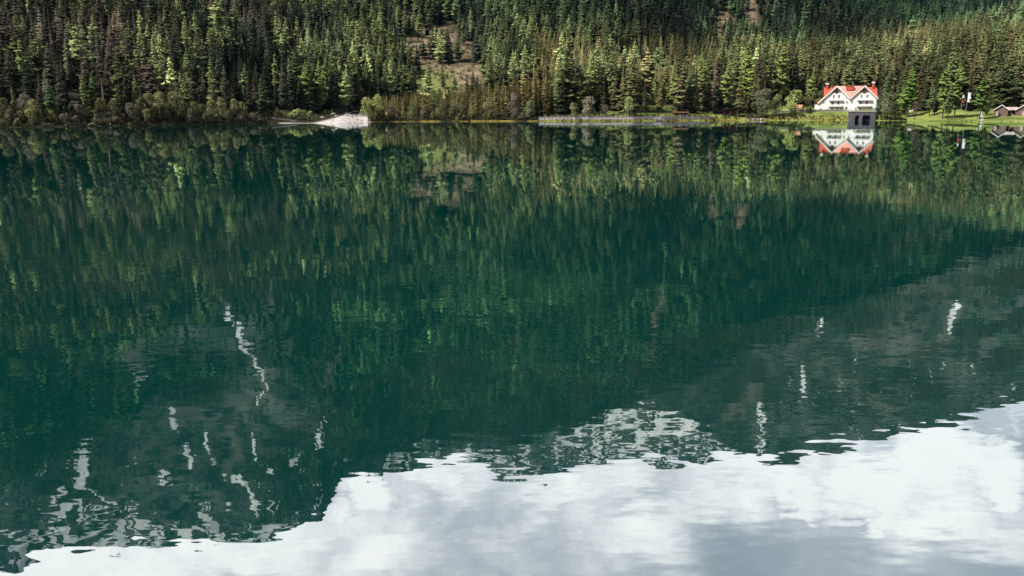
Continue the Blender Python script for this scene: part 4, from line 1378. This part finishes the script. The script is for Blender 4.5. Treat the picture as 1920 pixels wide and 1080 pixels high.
    for c, y in ((1560, 179), (1570, 179), (1612.5, 178.5), (1623.5, 178.5)):
        win(c, y, 3.0, 6.0)
    for c, y in ((1541.5, 190.5), (1586, 190.5), (1596, 190.0)):
        win(c, y, 2.6, 4.2)
    for c, y in ((1559, 192), (1570, 192), (1612, 191.5), (1623.5, 191.5)):
        win(c, y, 4.0, 6.6, "balcony_door")
    for c, y, h in ((1537, 204, 3.6), (1551, 204, 3.8), (1559, 203.6, 4.6), (1569, 203.6, 5.0), (1576.5, 203.8, 4.2), (1604, 203.4, 4.4), (1612.5, 203.8, 4.4), (1631, 203.6, 4.6), (1639, 203.4, 3.4)):
        win(c, y, 3.0, h)
    MB().box(px(1584), px(1588), -0.08, 0.04, 0.02, pz(200.2)).build("door", M_BROWN, root)
    # balconies
    for x0, x1 in ((1551.5, 1577.5), (1605, 1632)):
        for yb in (187.2, 199.0):
            z = pz(yb)
            b = MB().box(px(x0), px(x1), -1.3, -0.02, z, z + 0.2).build("balcony", M_WHITE2, root)
            rl = MB().box(px(x0), px(x1), -1.3, -1.22, z + 0.95, z + 1.08).box(px(x0), px(x1), -1.29, -1.23, z + 0.205, z + 0.34)
            n = 26
            for i in range(n + 1):
                xx = px(x0) + (px(x1) - px(x0) - 0.1) * i / n
                rl.box(xx, xx + 0.2, -1.285, -1.235, z + 0.34, z + 0.95)
            for xx in (px(x0), px(x1) - 0.08):
                rl.box(xx, xx + 0.08, -1.215, -0.03, z + 0.3, z + 1.08)
            rl.build("railing", M_WHITE2, b)
    # terrace awning posts and parasols' bases read as the dark clutter along the ground floor
    return root, K


HOUSE, HK = build_house()


def build_quay():
    ox, oy, _ = at(1619.5, -6.0)
    k = oy * CP / F_PX * 0.93
    top = z_at(209.6, oy)
    root = empty("quay_block", (ox, oy, 0), R(-17))
    tag(root, "dark stone quay block with two arched openings at the waterline below the house", "quay")
    px = lambda x: (x - 1619.5) * k
    m = MB()
    za = z_at(216.2, oy)
    hw = px(1642)
    def front(x0, x1, z0, z1):
        m.box(x0, x1, 0, 1.2, z0, z1)
    # piers, spandrel with clipped arch corners
    a0, a1, b0, b1 = px(1604), px(1611.5), px(1618), px(1632.5)
    front(-hw, a0, -2.5, za); front(a1, b0, -2.5, za); front(b1, hw, -2.5, za)
    m.box(-hw, hw, 0, 1.2, za + 0.002, top)
    for (p, q) in ((a0, a1), (b0, b1)):
        c = 0.75
        m.extrude_y([(p, za), (p, za - c), (p + 0.28 * c, za - 0.28 * c), (p + c, za)], 0.002, 1.19)
        m.extrude_y([(q, za), (q - c, za), (q - 0.28 * c, za - 0.28 * c), (q, za - c)], 0.002, 1.19)
    m.box(-hw, -hw + 0.8, 1.2, 18, -2.5, top); m.box(hw - 0.8, hw, 1.2, 18, -2.5, top)
    m.box(-hw + 0.8, hw - 0.8, 1.2, 18, top - 0.6, top - 0.003)
    m.build("wall", M_STONE, root)
    MB().box(-hw - 0.25, hw + 0.25, -0.25, 18, top + 0.003, top + 0.35).build("coping", M_PALESTONE, root)
    for (p, q) in ((a0, a1), (b0, b1)):
        MB().box(p - 0.4, q + 0.4, 1.5, 1.8, -2.5, za + 0.3).build("opening_shade", M_DARK, root)  # near-black panel closing the arch, shade of the vault put into its colour
    n = MB()
    for i in range(9):
        xx = -hw + 0.1 + (2 * hw - 0.3) * i / 8
        n.box(xx, xx + 0.1, -0.1, 0.0, top + 0.353, top + 1.35)
    n.box(-hw + 0.1, hw - 0.1, -0.085, -0.015, top + 1.353, top + 1.43).box(-hw + 0.1, hw - 0.1, -0.085, -0.015, top + 0.85, top + 0.92)
    n.build("railing", M_POLE, root)


build_quay()


def strip_along(xs, off, z0f, z1f, th, name, mat, parent=None, step=6):
    """a wall that follows the shore"""
    P = []
    for x in np.arange(xs[0], xs[1] + 0.1, step):
        P.append(at(x, off))
    V, Fc = [], []
    for (x, y, z) in P:
        V += [(x, y, z + z0f), (x, y, z + z1f), (x, y + th, z + z1f), (x, y + th, z + z0f)]
    for i in range(len(P) - 1):
        for k in range(4):
            Fc.append((4 * i + k, 4 * i + (k + 1) % 4, 4 * i + 4 + (k + 1) % 4, 4 * i + 4 + k))
    Fc += [(0, 1, 2, 3), (4 * len(P) - 1, 4 * len(P) - 2, 4 * len(P) - 3, 4 * len(P) - 4)]
    m = MB().poly(V, Fc)
    return m.build(name, mat, parent), P


# terrace wall before the house
t_w = empty("terrace_wall", (0, 0, 0))
tag(t_w, "low grey parapet wall along the terrace before the white house", "wall")
strip_along((1448, 1599), 14.5, -0.4, 1.0, 0.5, "wall", M_PALESTONE, t_w)
strip_along((1448, 1599), 14.4, 1.002, 1.15, 0.7, "coping", M_WHITE2, t_w)

# promenade fence
f_ = empty("promenade_fence", (0, 0, 0))
tag(f_, "long grey board fence along the promenade at the water's edge", "fence")
_, P = strip_along((1010, 1336), 1.7, 0.1, 1.5, 0.06, "boards", M_FENCE, f_, 4)
strip_along((1010, 1336), 1.6, 1.502, 1.6, 0.26, "handrail", M_FENCE, f_, 4)
for x in range(1012, 1337, 11):
    a, b, c = at(x, 1.85)
    MB().box(a - 0.09, a + 0.09, b, b + 0.18, c - 0.3, c + 2.05).build("post", M_FENCE, f_)

# pale walls glimpsed between the trunks
for xs, off_, hh, lb in (((1196, 1262), 62, 1.6, "pale pink roadside wall glimpsed between trunks behind the roofed hut"), ((994, 1016), 36, 1.2, "short pale wall between trunks behind the round green tree"), ((1150, 1172), 40, 1.0, "short pale wall glimpsed behind the silvery shore tree")):
    r0 = empty("roadside_wall", (0, 0, 0))
    tag(r0, lb, "wall")
    strip_along(xs, off_, -0.3, hh, 0.4, "wall", M_SHEDROOF, r0)
    strip_along(xs, off_ - 0.1, hh + 0.002, hh + 0.15, 0.6, "coping", M_PALESTONE, r0)


def gable_hut(name, label, x0, x1, off_, y_eave, y_ridge, depth, mat, roofmat, rz=0.0, door=None, post=False, cat="shed", windows=()):
    xm = (x0 + x1) / 2
    ox, oy, oz = at_base(xm, off_)
    k = oy * CP / F_PX
    w = (x1 - x0) * k / 2
    e, rg = z_at(y_eave, oy) - oz, z_at(y_ridge, oy) - oz
    r0 = empty(name, (ox, oy, oz), rz)
    tag(r0, label, cat)
    MB().extrude_y([(-w, -0.4), (w, -0.4), (w, e), (0, rg), (-w, e)], 0, depth).build("wall", mat, r0)
    s = (rg - e) / w
    o = 0.5
    rf = MB().extrude_y(slab(-w - o, e - o * s + 0.02, 0, rg + 0.02, 0.18), -0.6, depth + 0.5)
    rf.extrude_y(slab(0, rg + 0.02, w + o, e - o * s + 0.02, 0.18), -0.6, depth + 0.5)
    rf.build("roof", roofmat, r0)
    for a, b in (((-w - o, e - o * s), (0, rg)), ((w + o, e - o * s), (0, rg))):
        MB().extrude_y(slab(a[0], a[1] - 0.1, b[0], b[1] - 0.1, 0.36), -0.75, -0.605).build("barge_board", M_WHITE2 if roofmat is M_SHEDROOF else M_SHED, r0)
    if door:
        MB().box(door[0] * w, door[1] * w, -0.07, 0.05, 0.02, min(2.2, e * 0.9)).build("door", M_SHEDROOF, r0)
    for (c, zz) in windows:
        MB().box(c * w - 0.45, c * w + 0.45, -0.06, 0.05, zz, zz + 0.9).build("window", M_GLASS, r0)
    return r0


gable_hut("board_shed", "weathered board shed with pale door and bright barge boards, nearer the path", 1866, 1888, 217.5, 205.5, 197.0, 8, M_SHED, M_SHEDROOF, R(-30), (-0.75, -0.45))
gable_hut("board_shed", "weathered board shed cut by the photo's right edge", 1907, 1931, 217.5, 205.5, 197.0, 8, M_SHED, M_SHEDROOF, R(-30), (-0.2, 0.15))


def lean_to():
    ox, oy, oz = at_base(1897, 216.5)
    k = oy * CP / F_PX
    w = 9.0 * k
    r0 = empty("lean_to", (ox, oy, oz), R(-30))
    tag(r0, "open fronted lean-to with pale roof between the two board sheds", "shed")
    MB().extrude_x([(-0.5, 2.5), (5, 3.9), (5, 4.1), (-0.5, 2.72)], -w, w).build("roof", M_SHEDROOF, r0)
    MB().box(-w, w, 4.6, 4.8, -0.3, 3.7).build("back_wall", M_DARK, r0)
    for xx in (-w + 0.2, -w * 0.2, w * 0.55):
        MB().box(xx, xx + 0.18, -0.1, 0.08, -0.3, 2.5).build("post", M_SHED, r0)
    MB().box(-w + 0.1, w * 0.3, 0.1, 0.2, 0.0, 0.9).build("half_door", M_SHED, r0)


lean_to()
gable_hut("garden_hut", "small hut with orange tiled roof beside the domed pale tree", 1491, 1514, 206.5, 202.5, 197.0, 5, M_WHITE, M_TILE, R(60), (-0.2, 0.2), cat="hut")
gable_hut("white_hut", "low white hut half hidden by the bare reddish sapling", 1699, 1726, 208.5, 204.0, 201.0, 5, M_WHITE, M_SHEDROOF, R(-28), (-0.1, 0.12), cat="hut", windows=((-0.6, 1.0), (0.6, 1.0)))


def roofed_hut():
    ox, oy, oz = at_base(1278, 217.0)
    k = oy * CP / F_PX
    w = 13 * k
    r0 = empty("roofed_hut", (ox, oy, oz), R(-6))
    tag(r0, "small dark open hut with pale posts behind the promenade fence", "hut")
    h = z_at(210, oy) - oz
    MB().extrude_x([(-0.6, h - 0.5), (3.6, h), (3.6, h + 0.18), (-0.6, h - 0.3)], -w - 0.3, w + 0.3).build("roof", M_BROWN, r0)
    MB().box(-w, w, 3.0, 3.2, -0.3, h - 0.2).box(-w, -w + 0.15, 0.8, 2.995, -0.3, h - 0.4).box(w - 0.15, w, 0.8, 2.995, -0.3, h - 0.4).build("wall", M_DARK, r0)
    for f in (-0.35, 0.0, 0.3, 0.75):
        MB().box(f * w - 0.09, f * w + 0.09, -0.2, 0.0, -0.3, h - 0.46).build("post", M_PALESTONE, r0)


roofed_hut()


def open_shed():
    ox, oy, oz = at_base(1361, 217.0)
    k = oy * CP / F_PX
    w = 23 * k
    r0 = empty("open_shed", (ox, oy, oz), R(-10))
    tag(r0, "dark open shed with a single sloping roof on posts under tall larches", "shed")
    h0, h1 = z_at(210, oy) - oz, z_at(201, oy) - oz
    MB().extrude_y(slab(-w - 0.6, h0, w + 0.4, h1, 0.25), -0.8, 7).build("roof", M_DARK, r0)
    MB().extrude_y([(-w, -0.3), (w, -0.3), (w, h1 - 0.25), (-w, h0)], 6.0, 6.2).build("back_wall", M_BROWN, r0)
    for f in (-0.95, -0.55, -0.1, 0.35, 0.9):
        hz = h0 + (h1 - h0) * (f + 1) / 2 - 0.1
        MB().box(f * w - 0.11, f * w + 0.11, 0, 0.2, -0.3, hz).build("post", M_SHED, r0)
    MB().box(-w * 0.9, -w * 0.2, 0.25, 0.33, -0.1, 1.0).build("half_door", M_SHED, r0)


open_shed()


# flags
def flag(x, yt, yb, off_, pieces, label):
    ox, oy, oz = at(x - 2.6, 43)
    k = oy * CP / F_PX
    r0 = empty("flag", (ox, oy, oz), R(-20))
    tag(r0, label, "flag")
    MB().tube([(0, 0, -0.3), (0, 0, z_at(yt - 5, oy) - oz)], [0.09, 0.05], 6).build("pole", M_POLE, r0)
    for (a, b, w_, mat) in pieces:
        za, zb = z_at(b, oy) - oz, z_at(a, oy) - oz
        V, Fc = [], []
        n = 6
        for i in range(n + 1):
            f = i / n
            for j in range(4):
                V.append((0.1 + w_ * k * j / 3 * (1 - 0.25 * math.sin(f * 3.1)), 0.16 * math.sin(j * 1.9 + f * 2.5), za + (zb - za) * f))
        for i in range(n):
            for j in range(3):
                Fc.append((i * 4 + j, i * 4 + j + 1, i * 4 + 5 + j, i * 4 + 4 + j))
        o = MB().poly(V, Fc).build("banner", mat, r0)
        so_ = o.modifiers.new("thickness", "SOLIDIFY"); so_.thickness = 0.03


flag(1813.5, 174, 192, 46, ((174, 185.2, 5.6, M_CLOTHW), (185.8, 191.5, 4.4, M_CLOTHW)), "white hanging flag on a tall pole before dark spruces")
flag(1803.5, 178, 193, 46, ((178.5, 183, 3.6, M_CLOTHW), (183.4, 192.5, 3.4, M_CLOTHR)), "red and white hanging flag, smaller than the white one beside it")

# small things on the lawn and the shore
ox, oy, oz = at_base(1778, 211.5)
b_ = empty("leaning_board", (ox, oy, oz), R(20))
tag(b_, "white board leaning on the lawn under the tall bright larches", "board")
MB().poly([(-0.9, 0, 0), (-0.3, 0, 0), (0.9, 0.5, 2.0), (0.3, 0.5, 2.0), (-0.9, 0.08, 0), (-0.3, 0.08, 0), (0.9, 0.58, 2.0), (0.3, 0.58, 2.0)], [(0, 1, 2, 3), (7, 6, 5, 4), (0, 4, 5, 1), (1, 5, 6, 2), (2, 6, 7, 3), (3, 7, 4, 0)]).build("panel", M_CLOTHW, b_)
MB().tube([(0.4, 1.6, -0.1), (0.5, 0.58, 1.6)], 0.05, 5).build("prop", M_SHED, b_)


def picnic_table(x, off_, rz, label):
    ox, oy, oz = at_base(x, off_)
    r0 = empty("picnic_table", (ox, oy, oz), rz)
    tag(r0, label, "table")
    m = MB()
    for i in range(4):
        m.box(-1.0, 1.0, -0.42 + i * 0.21, -0.42 + i * 0.21 + 0.19, 0.72, 0.77)
    m.build("table_top", M_SHED, r0)
    for y in (-0.95, 0.65):
        MB().box(-1.0, 1.0, y, y + 0.28, 0.42, 0.47).build("bench", M_SHED, r0)
    for x_ in (-0.75, 0.75):
        MB().tube([(x_, -0.75, -0.1), (x_, -0.2, 0.72)], 0.05, 4).tube([(x_, 0.75, -0.1), (x_, 0.2, 0.72)], 0.05, 4).box(x_ - 0.04, x_ + 0.04, -0.9, 0.9, 0.36, 0.418).build("leg_frame", M_SHED, r0)


picnic_table(1750, 216.5, R(10), "wooden picnic table on the lawn between thin trunks")


def car(x, off_, rz, label):
    ox, oy, oz = at_base(x, off_)
    r0 = empty("parked_car", (ox, oy, oz), rz)
    tag(r0, label, "car")
    prof = [(-2.1, 0.35), (2.1, 0.35), (2.15, 0.75), (1.1, 0.95), (-2.1, 1.0), (-2.15, 0.7)]
    MB().extrude_y(prof, -0.85, 0.85).build("body", M_CAR, r0, bevel=0.04)
    MB().extrude_y([(-1.9, 1.0), (1.05, 0.97), (0.45, 1.5), (-1.5, 1.52)], -0.75, 0.75).build("cabin", M_GLASS, r0)
    MB().extrude_y([(-1.55, 1.523), (0.5, 1.505), (0.4, 1.6), (-1.45, 1.62)], -0.74, 0.74).build("roof_panel", M_WHITE2, r0)
    for sx in (-1.3, 1.35):
        for sy in (-0.88, 0.66):
            pts = [(sx + 0.33 * math.cos(i * 0.5236), 0.33 + 0.33 * math.sin(i * 0.5236)) for i in range(12)]
            wh = MB().extrude_y(pts, sy, sy + 0.22).build("wheel", M_TYRE, r0)
            pts = [(sx + 0.18 * math.cos(i * 0.5236), 0.33 + 0.18 * math.sin(i * 0.5236)) for i in range(12)]
            MB().extrude_y(pts, sy - 0.012 if sy < 0 else sy + 0.1, sy + 0.1 if sy < 0 else sy + 0.232).build("rim", M_POLE, wh)
    for sy in (-0.7, 0.4):
        MB().box(2.12, 2.19, sy, sy + 0.3, 0.62, 0.76).build("headlight", M_WHITE2, r0)


car(664.5, 209.5, R(-150), "dark car with a pale roof parked at the top of the gravel fan")

# dead snag and driftwood
ox, oy, oz = at(197, 9)
hs = z_at(143, oy) - oz
r0 = empty("dead_snag", (ox, oy, oz - 0.2))
tag(r0, "tall bare pale dead trunk standing among the shore trees", "dead tree")
MB().tube([(0.1, 0, 0), (0.0, 0, hs * 0.4), (-0.12, 0, hs * 0.7), (-0.16, 0, hs)], [0.27, 0.22, 0.16, 0.05], 7).build("trunk", M_DEADWOOD, r0)
m = MB()
for i in range(9):
    zz, a = hs * (0.35 + 0.06 * i), i * 2.4
    m.tube([(-0.05, 0, zz), (-0.05 + 0.8 * math.cos(a), 0.8 * math.sin(a), zz + 0.25)], [0.05, 0.012], 4)
m.build("branch_stubs", M_DEADWOOD, r0)
for x, off_, L, rz, lb in ((205, 0.6, 3.6, 2.2, "forked pale driftwood leaning into the water below the dead snag"), (162, 0.5, 2.6, 0.3, "pale driftwood lying at the waterline below the paired larches")):
    ox, oy, oz = at(x, off_)
    o = MB().tube([(0, 0, 0.1), (L * 0.5, 0, 0.9), (L, 0.2, 1.0 if rz > 1 else 0.3)], [0.16, 0.12, 0.04], 6).tube([(L * 0.45, 0, 0.8), (L * 0.7, -0.7, 1.7)], [0.08, 0.02], 5).build("driftwood_log", M_DEADWOOD, None, (ox, oy, oz))
    o.rotation_euler = (0, 0, rz)
    tag(o, lb, "log", "driftwood along the bank")


# boulders
def boulder_me(seed):
    rnd_ = random.Random(seed)
    bm = bmesh.new()
    bmesh.ops.create_icosphere(bm, subdivisions=2, radius=1)
    ax = [Vector((rnd_.gauss(0, 1), rnd_.gauss(0, 1), rnd_.gauss(0, 1))).normalized() for _ in range(7)]
    for v in bm.verts:
        for a in ax:
            d = v.co.dot(a)
            if d > 0.62:
                v.co -= a * (d - 0.62) * 0.85
        v.co.z *= 0.68
    me = bpy.data.meshes.new("boulder")
    bm.to_mesh(me); bm.free()
    me.materials.append(M_ROCK)
    return me


BO = [boulder_me(i) for i in range(4)]
bl = [(1398, 2.5, .7), (1404, 2.0, .45), (1409, 2.2, .6), (1414, 1.8, .9), (1419, 2.2, .5), (1423, 2.0, .75), (1428, 1.6, 1.0), (1433, 2.4, .5)]
for j, (x, o_, s_) in enumerate(bl):
    ox, oy, oz = at(x, o_)
    b_ = link("boulder", BO[j % 4], None, (ox, oy, oz + 0.05))
    b_.scale, b_.rotation_euler = (s_ * 1.3, s_, s_), (0, 0, j * 1.3)
    tag(b_, f"{ORD[j]} pale boulder from the shed end in the row before the tall grey green tree", "boulder", "boulders at the lake edge")
gl_ = [(604, 40, .8), (618, 25, .55), (630, 55, .9), (642, 30, .5), (650, 62, 1.0), (660, 40, .7), (668, 20, .8), (676, 12, .6), (672, 48, .7), (590, 22, .5), (625, 70, .9), (655, 12, .5)]
for j, (x, o_, s_) in enumerate(sorted(gl_)):
    ox, oy, oz = at(x, o_)
    b_ = link("boulder", BO[(j + 1) % 4], None, (ox, oy, oz))
    b_.scale, b_.rotation_euler = (s_ * 1.4, s_, s_ * 0.9), (0, 0, j * 2.1)
    tag(b_, f"{ORD[j]} pale boulder from left of twelve scattered on the gravel fan", "boulder", "boulders on the gravel fan")

# little landing stage
ox, oy, oz = at(1239, -1.5)
r0 = empty("landing_stage", (ox, oy, 0))
tag(r0, "short pale landing stage at the water before the promenade fence", "jetty")
m = MB()
for i in range(12):
    m.box(-2.6 + i * 0.43, -2.6 + i * 0.43 + 0.39, -1.0, 2.6, 0.42, 0.5)
m.build("deck", M_WHITE2, r0)
for sx in (-2.4, 2.3):
    for sy in (-0.8, 1.6):
        MB().tube([(sx, sy, -1.5), (sx, sy, 0.418)], 0.1, 6).build("pile", M_SHED, r0)

# trodden path down the lawn
P = [at(x, o_) for x, o_ in ((1834, 58), (1838, 44), (1841, 32), (1843, 22), (1843.5, 14), (1842, 7), (1838, 2))]
V, Fc = [], []
Q = []
for i in range(len(P) - 1):
    for j in range(6):
        f = j / 6
        Q.append([P[i][a] * (1 - f) + P[i + 1][a] * f for a in (0, 1)])
Q.append(list(P[-1][:2]))
for (x, y) in Q:
    for dx in (-0.75, 0.75):
        V.append((x + dx, y, tz(x + dx, y) + 0.09))
for i in range(len(Q) - 1):
    Fc.append((2 * i, 2 * i + 1, 2 * i + 3, 2 * i + 2))
me = bpy.data.meshes.new("path"); me.from_pydata(V, [], Fc); me.materials.append(M_PALESTONE)
tag(link("path", me), "pale trodden path winding down the lawn to the water", kind="structure")


# ------------------------------------------------------------------ ground cover: low scrub nobody could count
def undergrowth():
    xs, ys, sc, tn = [], [], [], []
    rg = np.random.default_rng(23)
    def put(px_, off_, size, t):
        u = u_of(px_)
        d = float(np.interp(u, UT, DSH)) + off_
        xs.append(u * d); ys.append(d); sc.append(size); tn.append(t)
    for px_ in np.arange(-60, 505, 2.6):
        for o_, lo, hi in ((0.9, 0.5, 1.2), (3.0, 0.8, 1.9), (6.5, 1.0, 2.8), (10, 1.0, 3.0), (14, 1.0, 3.0)):
            if rg.random() < 0.75:
                c = [OL, GY, GR, DK_, LT][rg.integers(0, 5)]
                put(px_ + rg.uniform(-2, 2), o_ + rg.uniform(-0.5, 1.2), rg.uniform(lo, hi), np.array(c) * rg.uniform(0.45, 1.1))
    for px_ in np.arange(698, 1012, 3.0):
        for o_, lo, hi in ((2.2, 0.5, 1.3), (4.5, 0.8, 2.2)):
            if rg.random() < 0.7:
                put(px_ + rg.uniform(-2, 2), o_ + rg.uniform(-0.4, 1), rg.uniform(lo, hi), np.array([OL, GY, GR, LT][rg.integers(0, 4)]) * rg.uniform(0.5, 1.1))
    for px_ in np.arange(1436, 1598, 2.6):
        for o_ in (0.8, 2.5, 5.0):
            if rg.random() < 0.65:
                put(px_ + rg.uniform(-2, 2), o_, rg.uniform(0.4, 1.1), np.array([OL, DK_, (0.14, 0.10, 0.05)][rg.integers(0, 3)]) * rg.uniform(0.5, 1.1))
    for px_ in np.arange(1638, 1700, 2.4):
        for o_ in (0.8, 3, 6):
            put(px_ + rg.uniform(-2, 2), o_, rg.uniform(0.5, 1.5), np.array(DK_) * rg.uniform(0.5, 1.2))
    for px_ in np.arange(512, 640, 3.0):
        for o_ in (30, 40, 52):
            if o_ < np.interp(px_, [512, 560, 640], [30, 45, 90]) + 8:
                put(px_, np.interp(px_, [512, 560, 640], [22, 40, 86]) + rg.uniform(-4, 8), rg.uniform(0.8, 2.4), np.array([OL, GR, GY][rg.integers(0, 3)]) * rg.uniform(0.5, 1.1))
    for px_ in np.arange(1008, 1440, 3.0):
        for o_, lo, hi in ((0.4, 0.3, 1.0), (0.9, 0.3, 0.9), (3.2, 0.8, 2.4), (7, 0.5, 1.6), (14, 0.5, 1.4), (24, 0.5, 1.6), (34, 0.6, 2.2)):
            if rg.random() < 0.42:
                put(px_ + rg.uniform(-2, 2), o_ + rg.uniform(-0.2, 0.6 if o_ < 1 else 2), rg.uniform(lo, hi), np.array([OL, GR, LT, GY, DK_][rg.integers(0, 5)]) * rg.uniform(0.5, 1.1))
    for px_ in np.arange(1690, 1930, 4.0):
        if rg.random() < 0.5:
            put(px_ + rg.uniform(-2, 2), rg.uniform(0.4, 3), rg.uniform(0.25, 0.7), np.array([OL, (0.2, 0.14, 0.05), DK_][rg.integers(0, 3)]) * rg.uniform(0.5, 1.1))
    for px_ in np.arange(600, 695, 4.0):
        if rg.random() < 0.5:
            put(px_, rg.uniform(8, 85), rg.uniform(0.3, 0.9), np.array([OL, GR, GY][rg.integers(0, 3)]) * rg.uniform(0.5, 1.1))
    # scrub over the clearings
    cx_ = rg.uniform(-140, 60, 9000); cy_ = rg.uniform(455, 800, 9000)
    cx2 = rg.uniform(120, 260, 4000); cy2 = rg.uniform(600, 900, 4000)
    ax, ay = np.concatenate([cx_, cx2]), np.concatenate([cy_, cy2])
    az = terrain_z(ax, ay)
    m_ = masks(ax, ay, az)
    k = (m_["clear"] > 0.25) & (rg.random(len(ax)) < np.clip(0.25 + 0.6 * fbm(ax, ay, 30, 3), 0.04, 0.8))
    for x, y in zip(ax[k], ay[k]):
        xs.append(x); ys.append(y); sc.append(rg.uniform(0.5, 2.2)); tn.append(np.array([OL, GY, DK_, GR][rg.integers(0, 4)]) * rg.uniform(0.45, 1.2))
    xs_, ys_ = np.array(xs), np.array(ys)
    zs = terrain_z(xs_, ys_)
    sc_, tn_ = np.array(sc), np.array(tn)
    me = bpy.data.meshes.new("undergrowth")
    me.vertices.add(len(xs_))
    me.vertices.foreach_set("co", np.stack([xs_, ys_, zs - 0.1], 1).astype(np.float32).ravel())
    a = me.attributes.new("pid", "INT", "POINT"); a.data.foreach_set("value", rg.integers(0, 3, len(xs_)).astype(np.int32))
    a = me.attributes.new("pscale", "FLOAT_VECTOR", "POINT"); a.data.foreach_set("vector", np.stack([sc_ * rg.uniform(0.9, 1.5, len(sc_)), sc_, sc_], 1).astype(np.float32).ravel())
    a = me.attributes.new("prot", "FLOAT_VECTOR", "POINT"); a.data.foreach_set("vector", np.stack([sc_ * 0, sc_ * 0, rg.uniform(0, 6.28, len(sc_))], 1).astype(np.float32).ravel())
    a = me.attributes.new("tint", "FLOAT_COLOR", "POINT"); a.data.foreach_set("color", np.concatenate([tn_, np.ones((len(tn_), 1))], 1).astype(np.float32).ravel())
    o = link("undergrowth", me)
    tag(o, "low scrub and undergrowth along the lake bank and over the clearings", kind="stuff")
    md = o.modifiers.new("undergrowth", "NODES")
    md.node_group = instancer(C_BUSH)


undergrowth()


# ------------------------------------------------------------------ mountain air
hz = MB().box(-6500, 6500, -220, 6300, -4.5, 2600)
m, nt, out = new_mat("haze")
v = nn(nt, "ShaderNodeVolumePrincipled")
v.inputs["Color"].default_value = (0.22, 0.62, 1.0, 1)
v.inputs["Density"].default_value = HAZE
v.inputs["Anisotropy"].default_value = 0.2
nt.links.new(v.outputs[0], out.inputs["Volume"])
tag(hz.build("haze", m), "thin blue mountain air over the lake and slopes", kind="stuff")
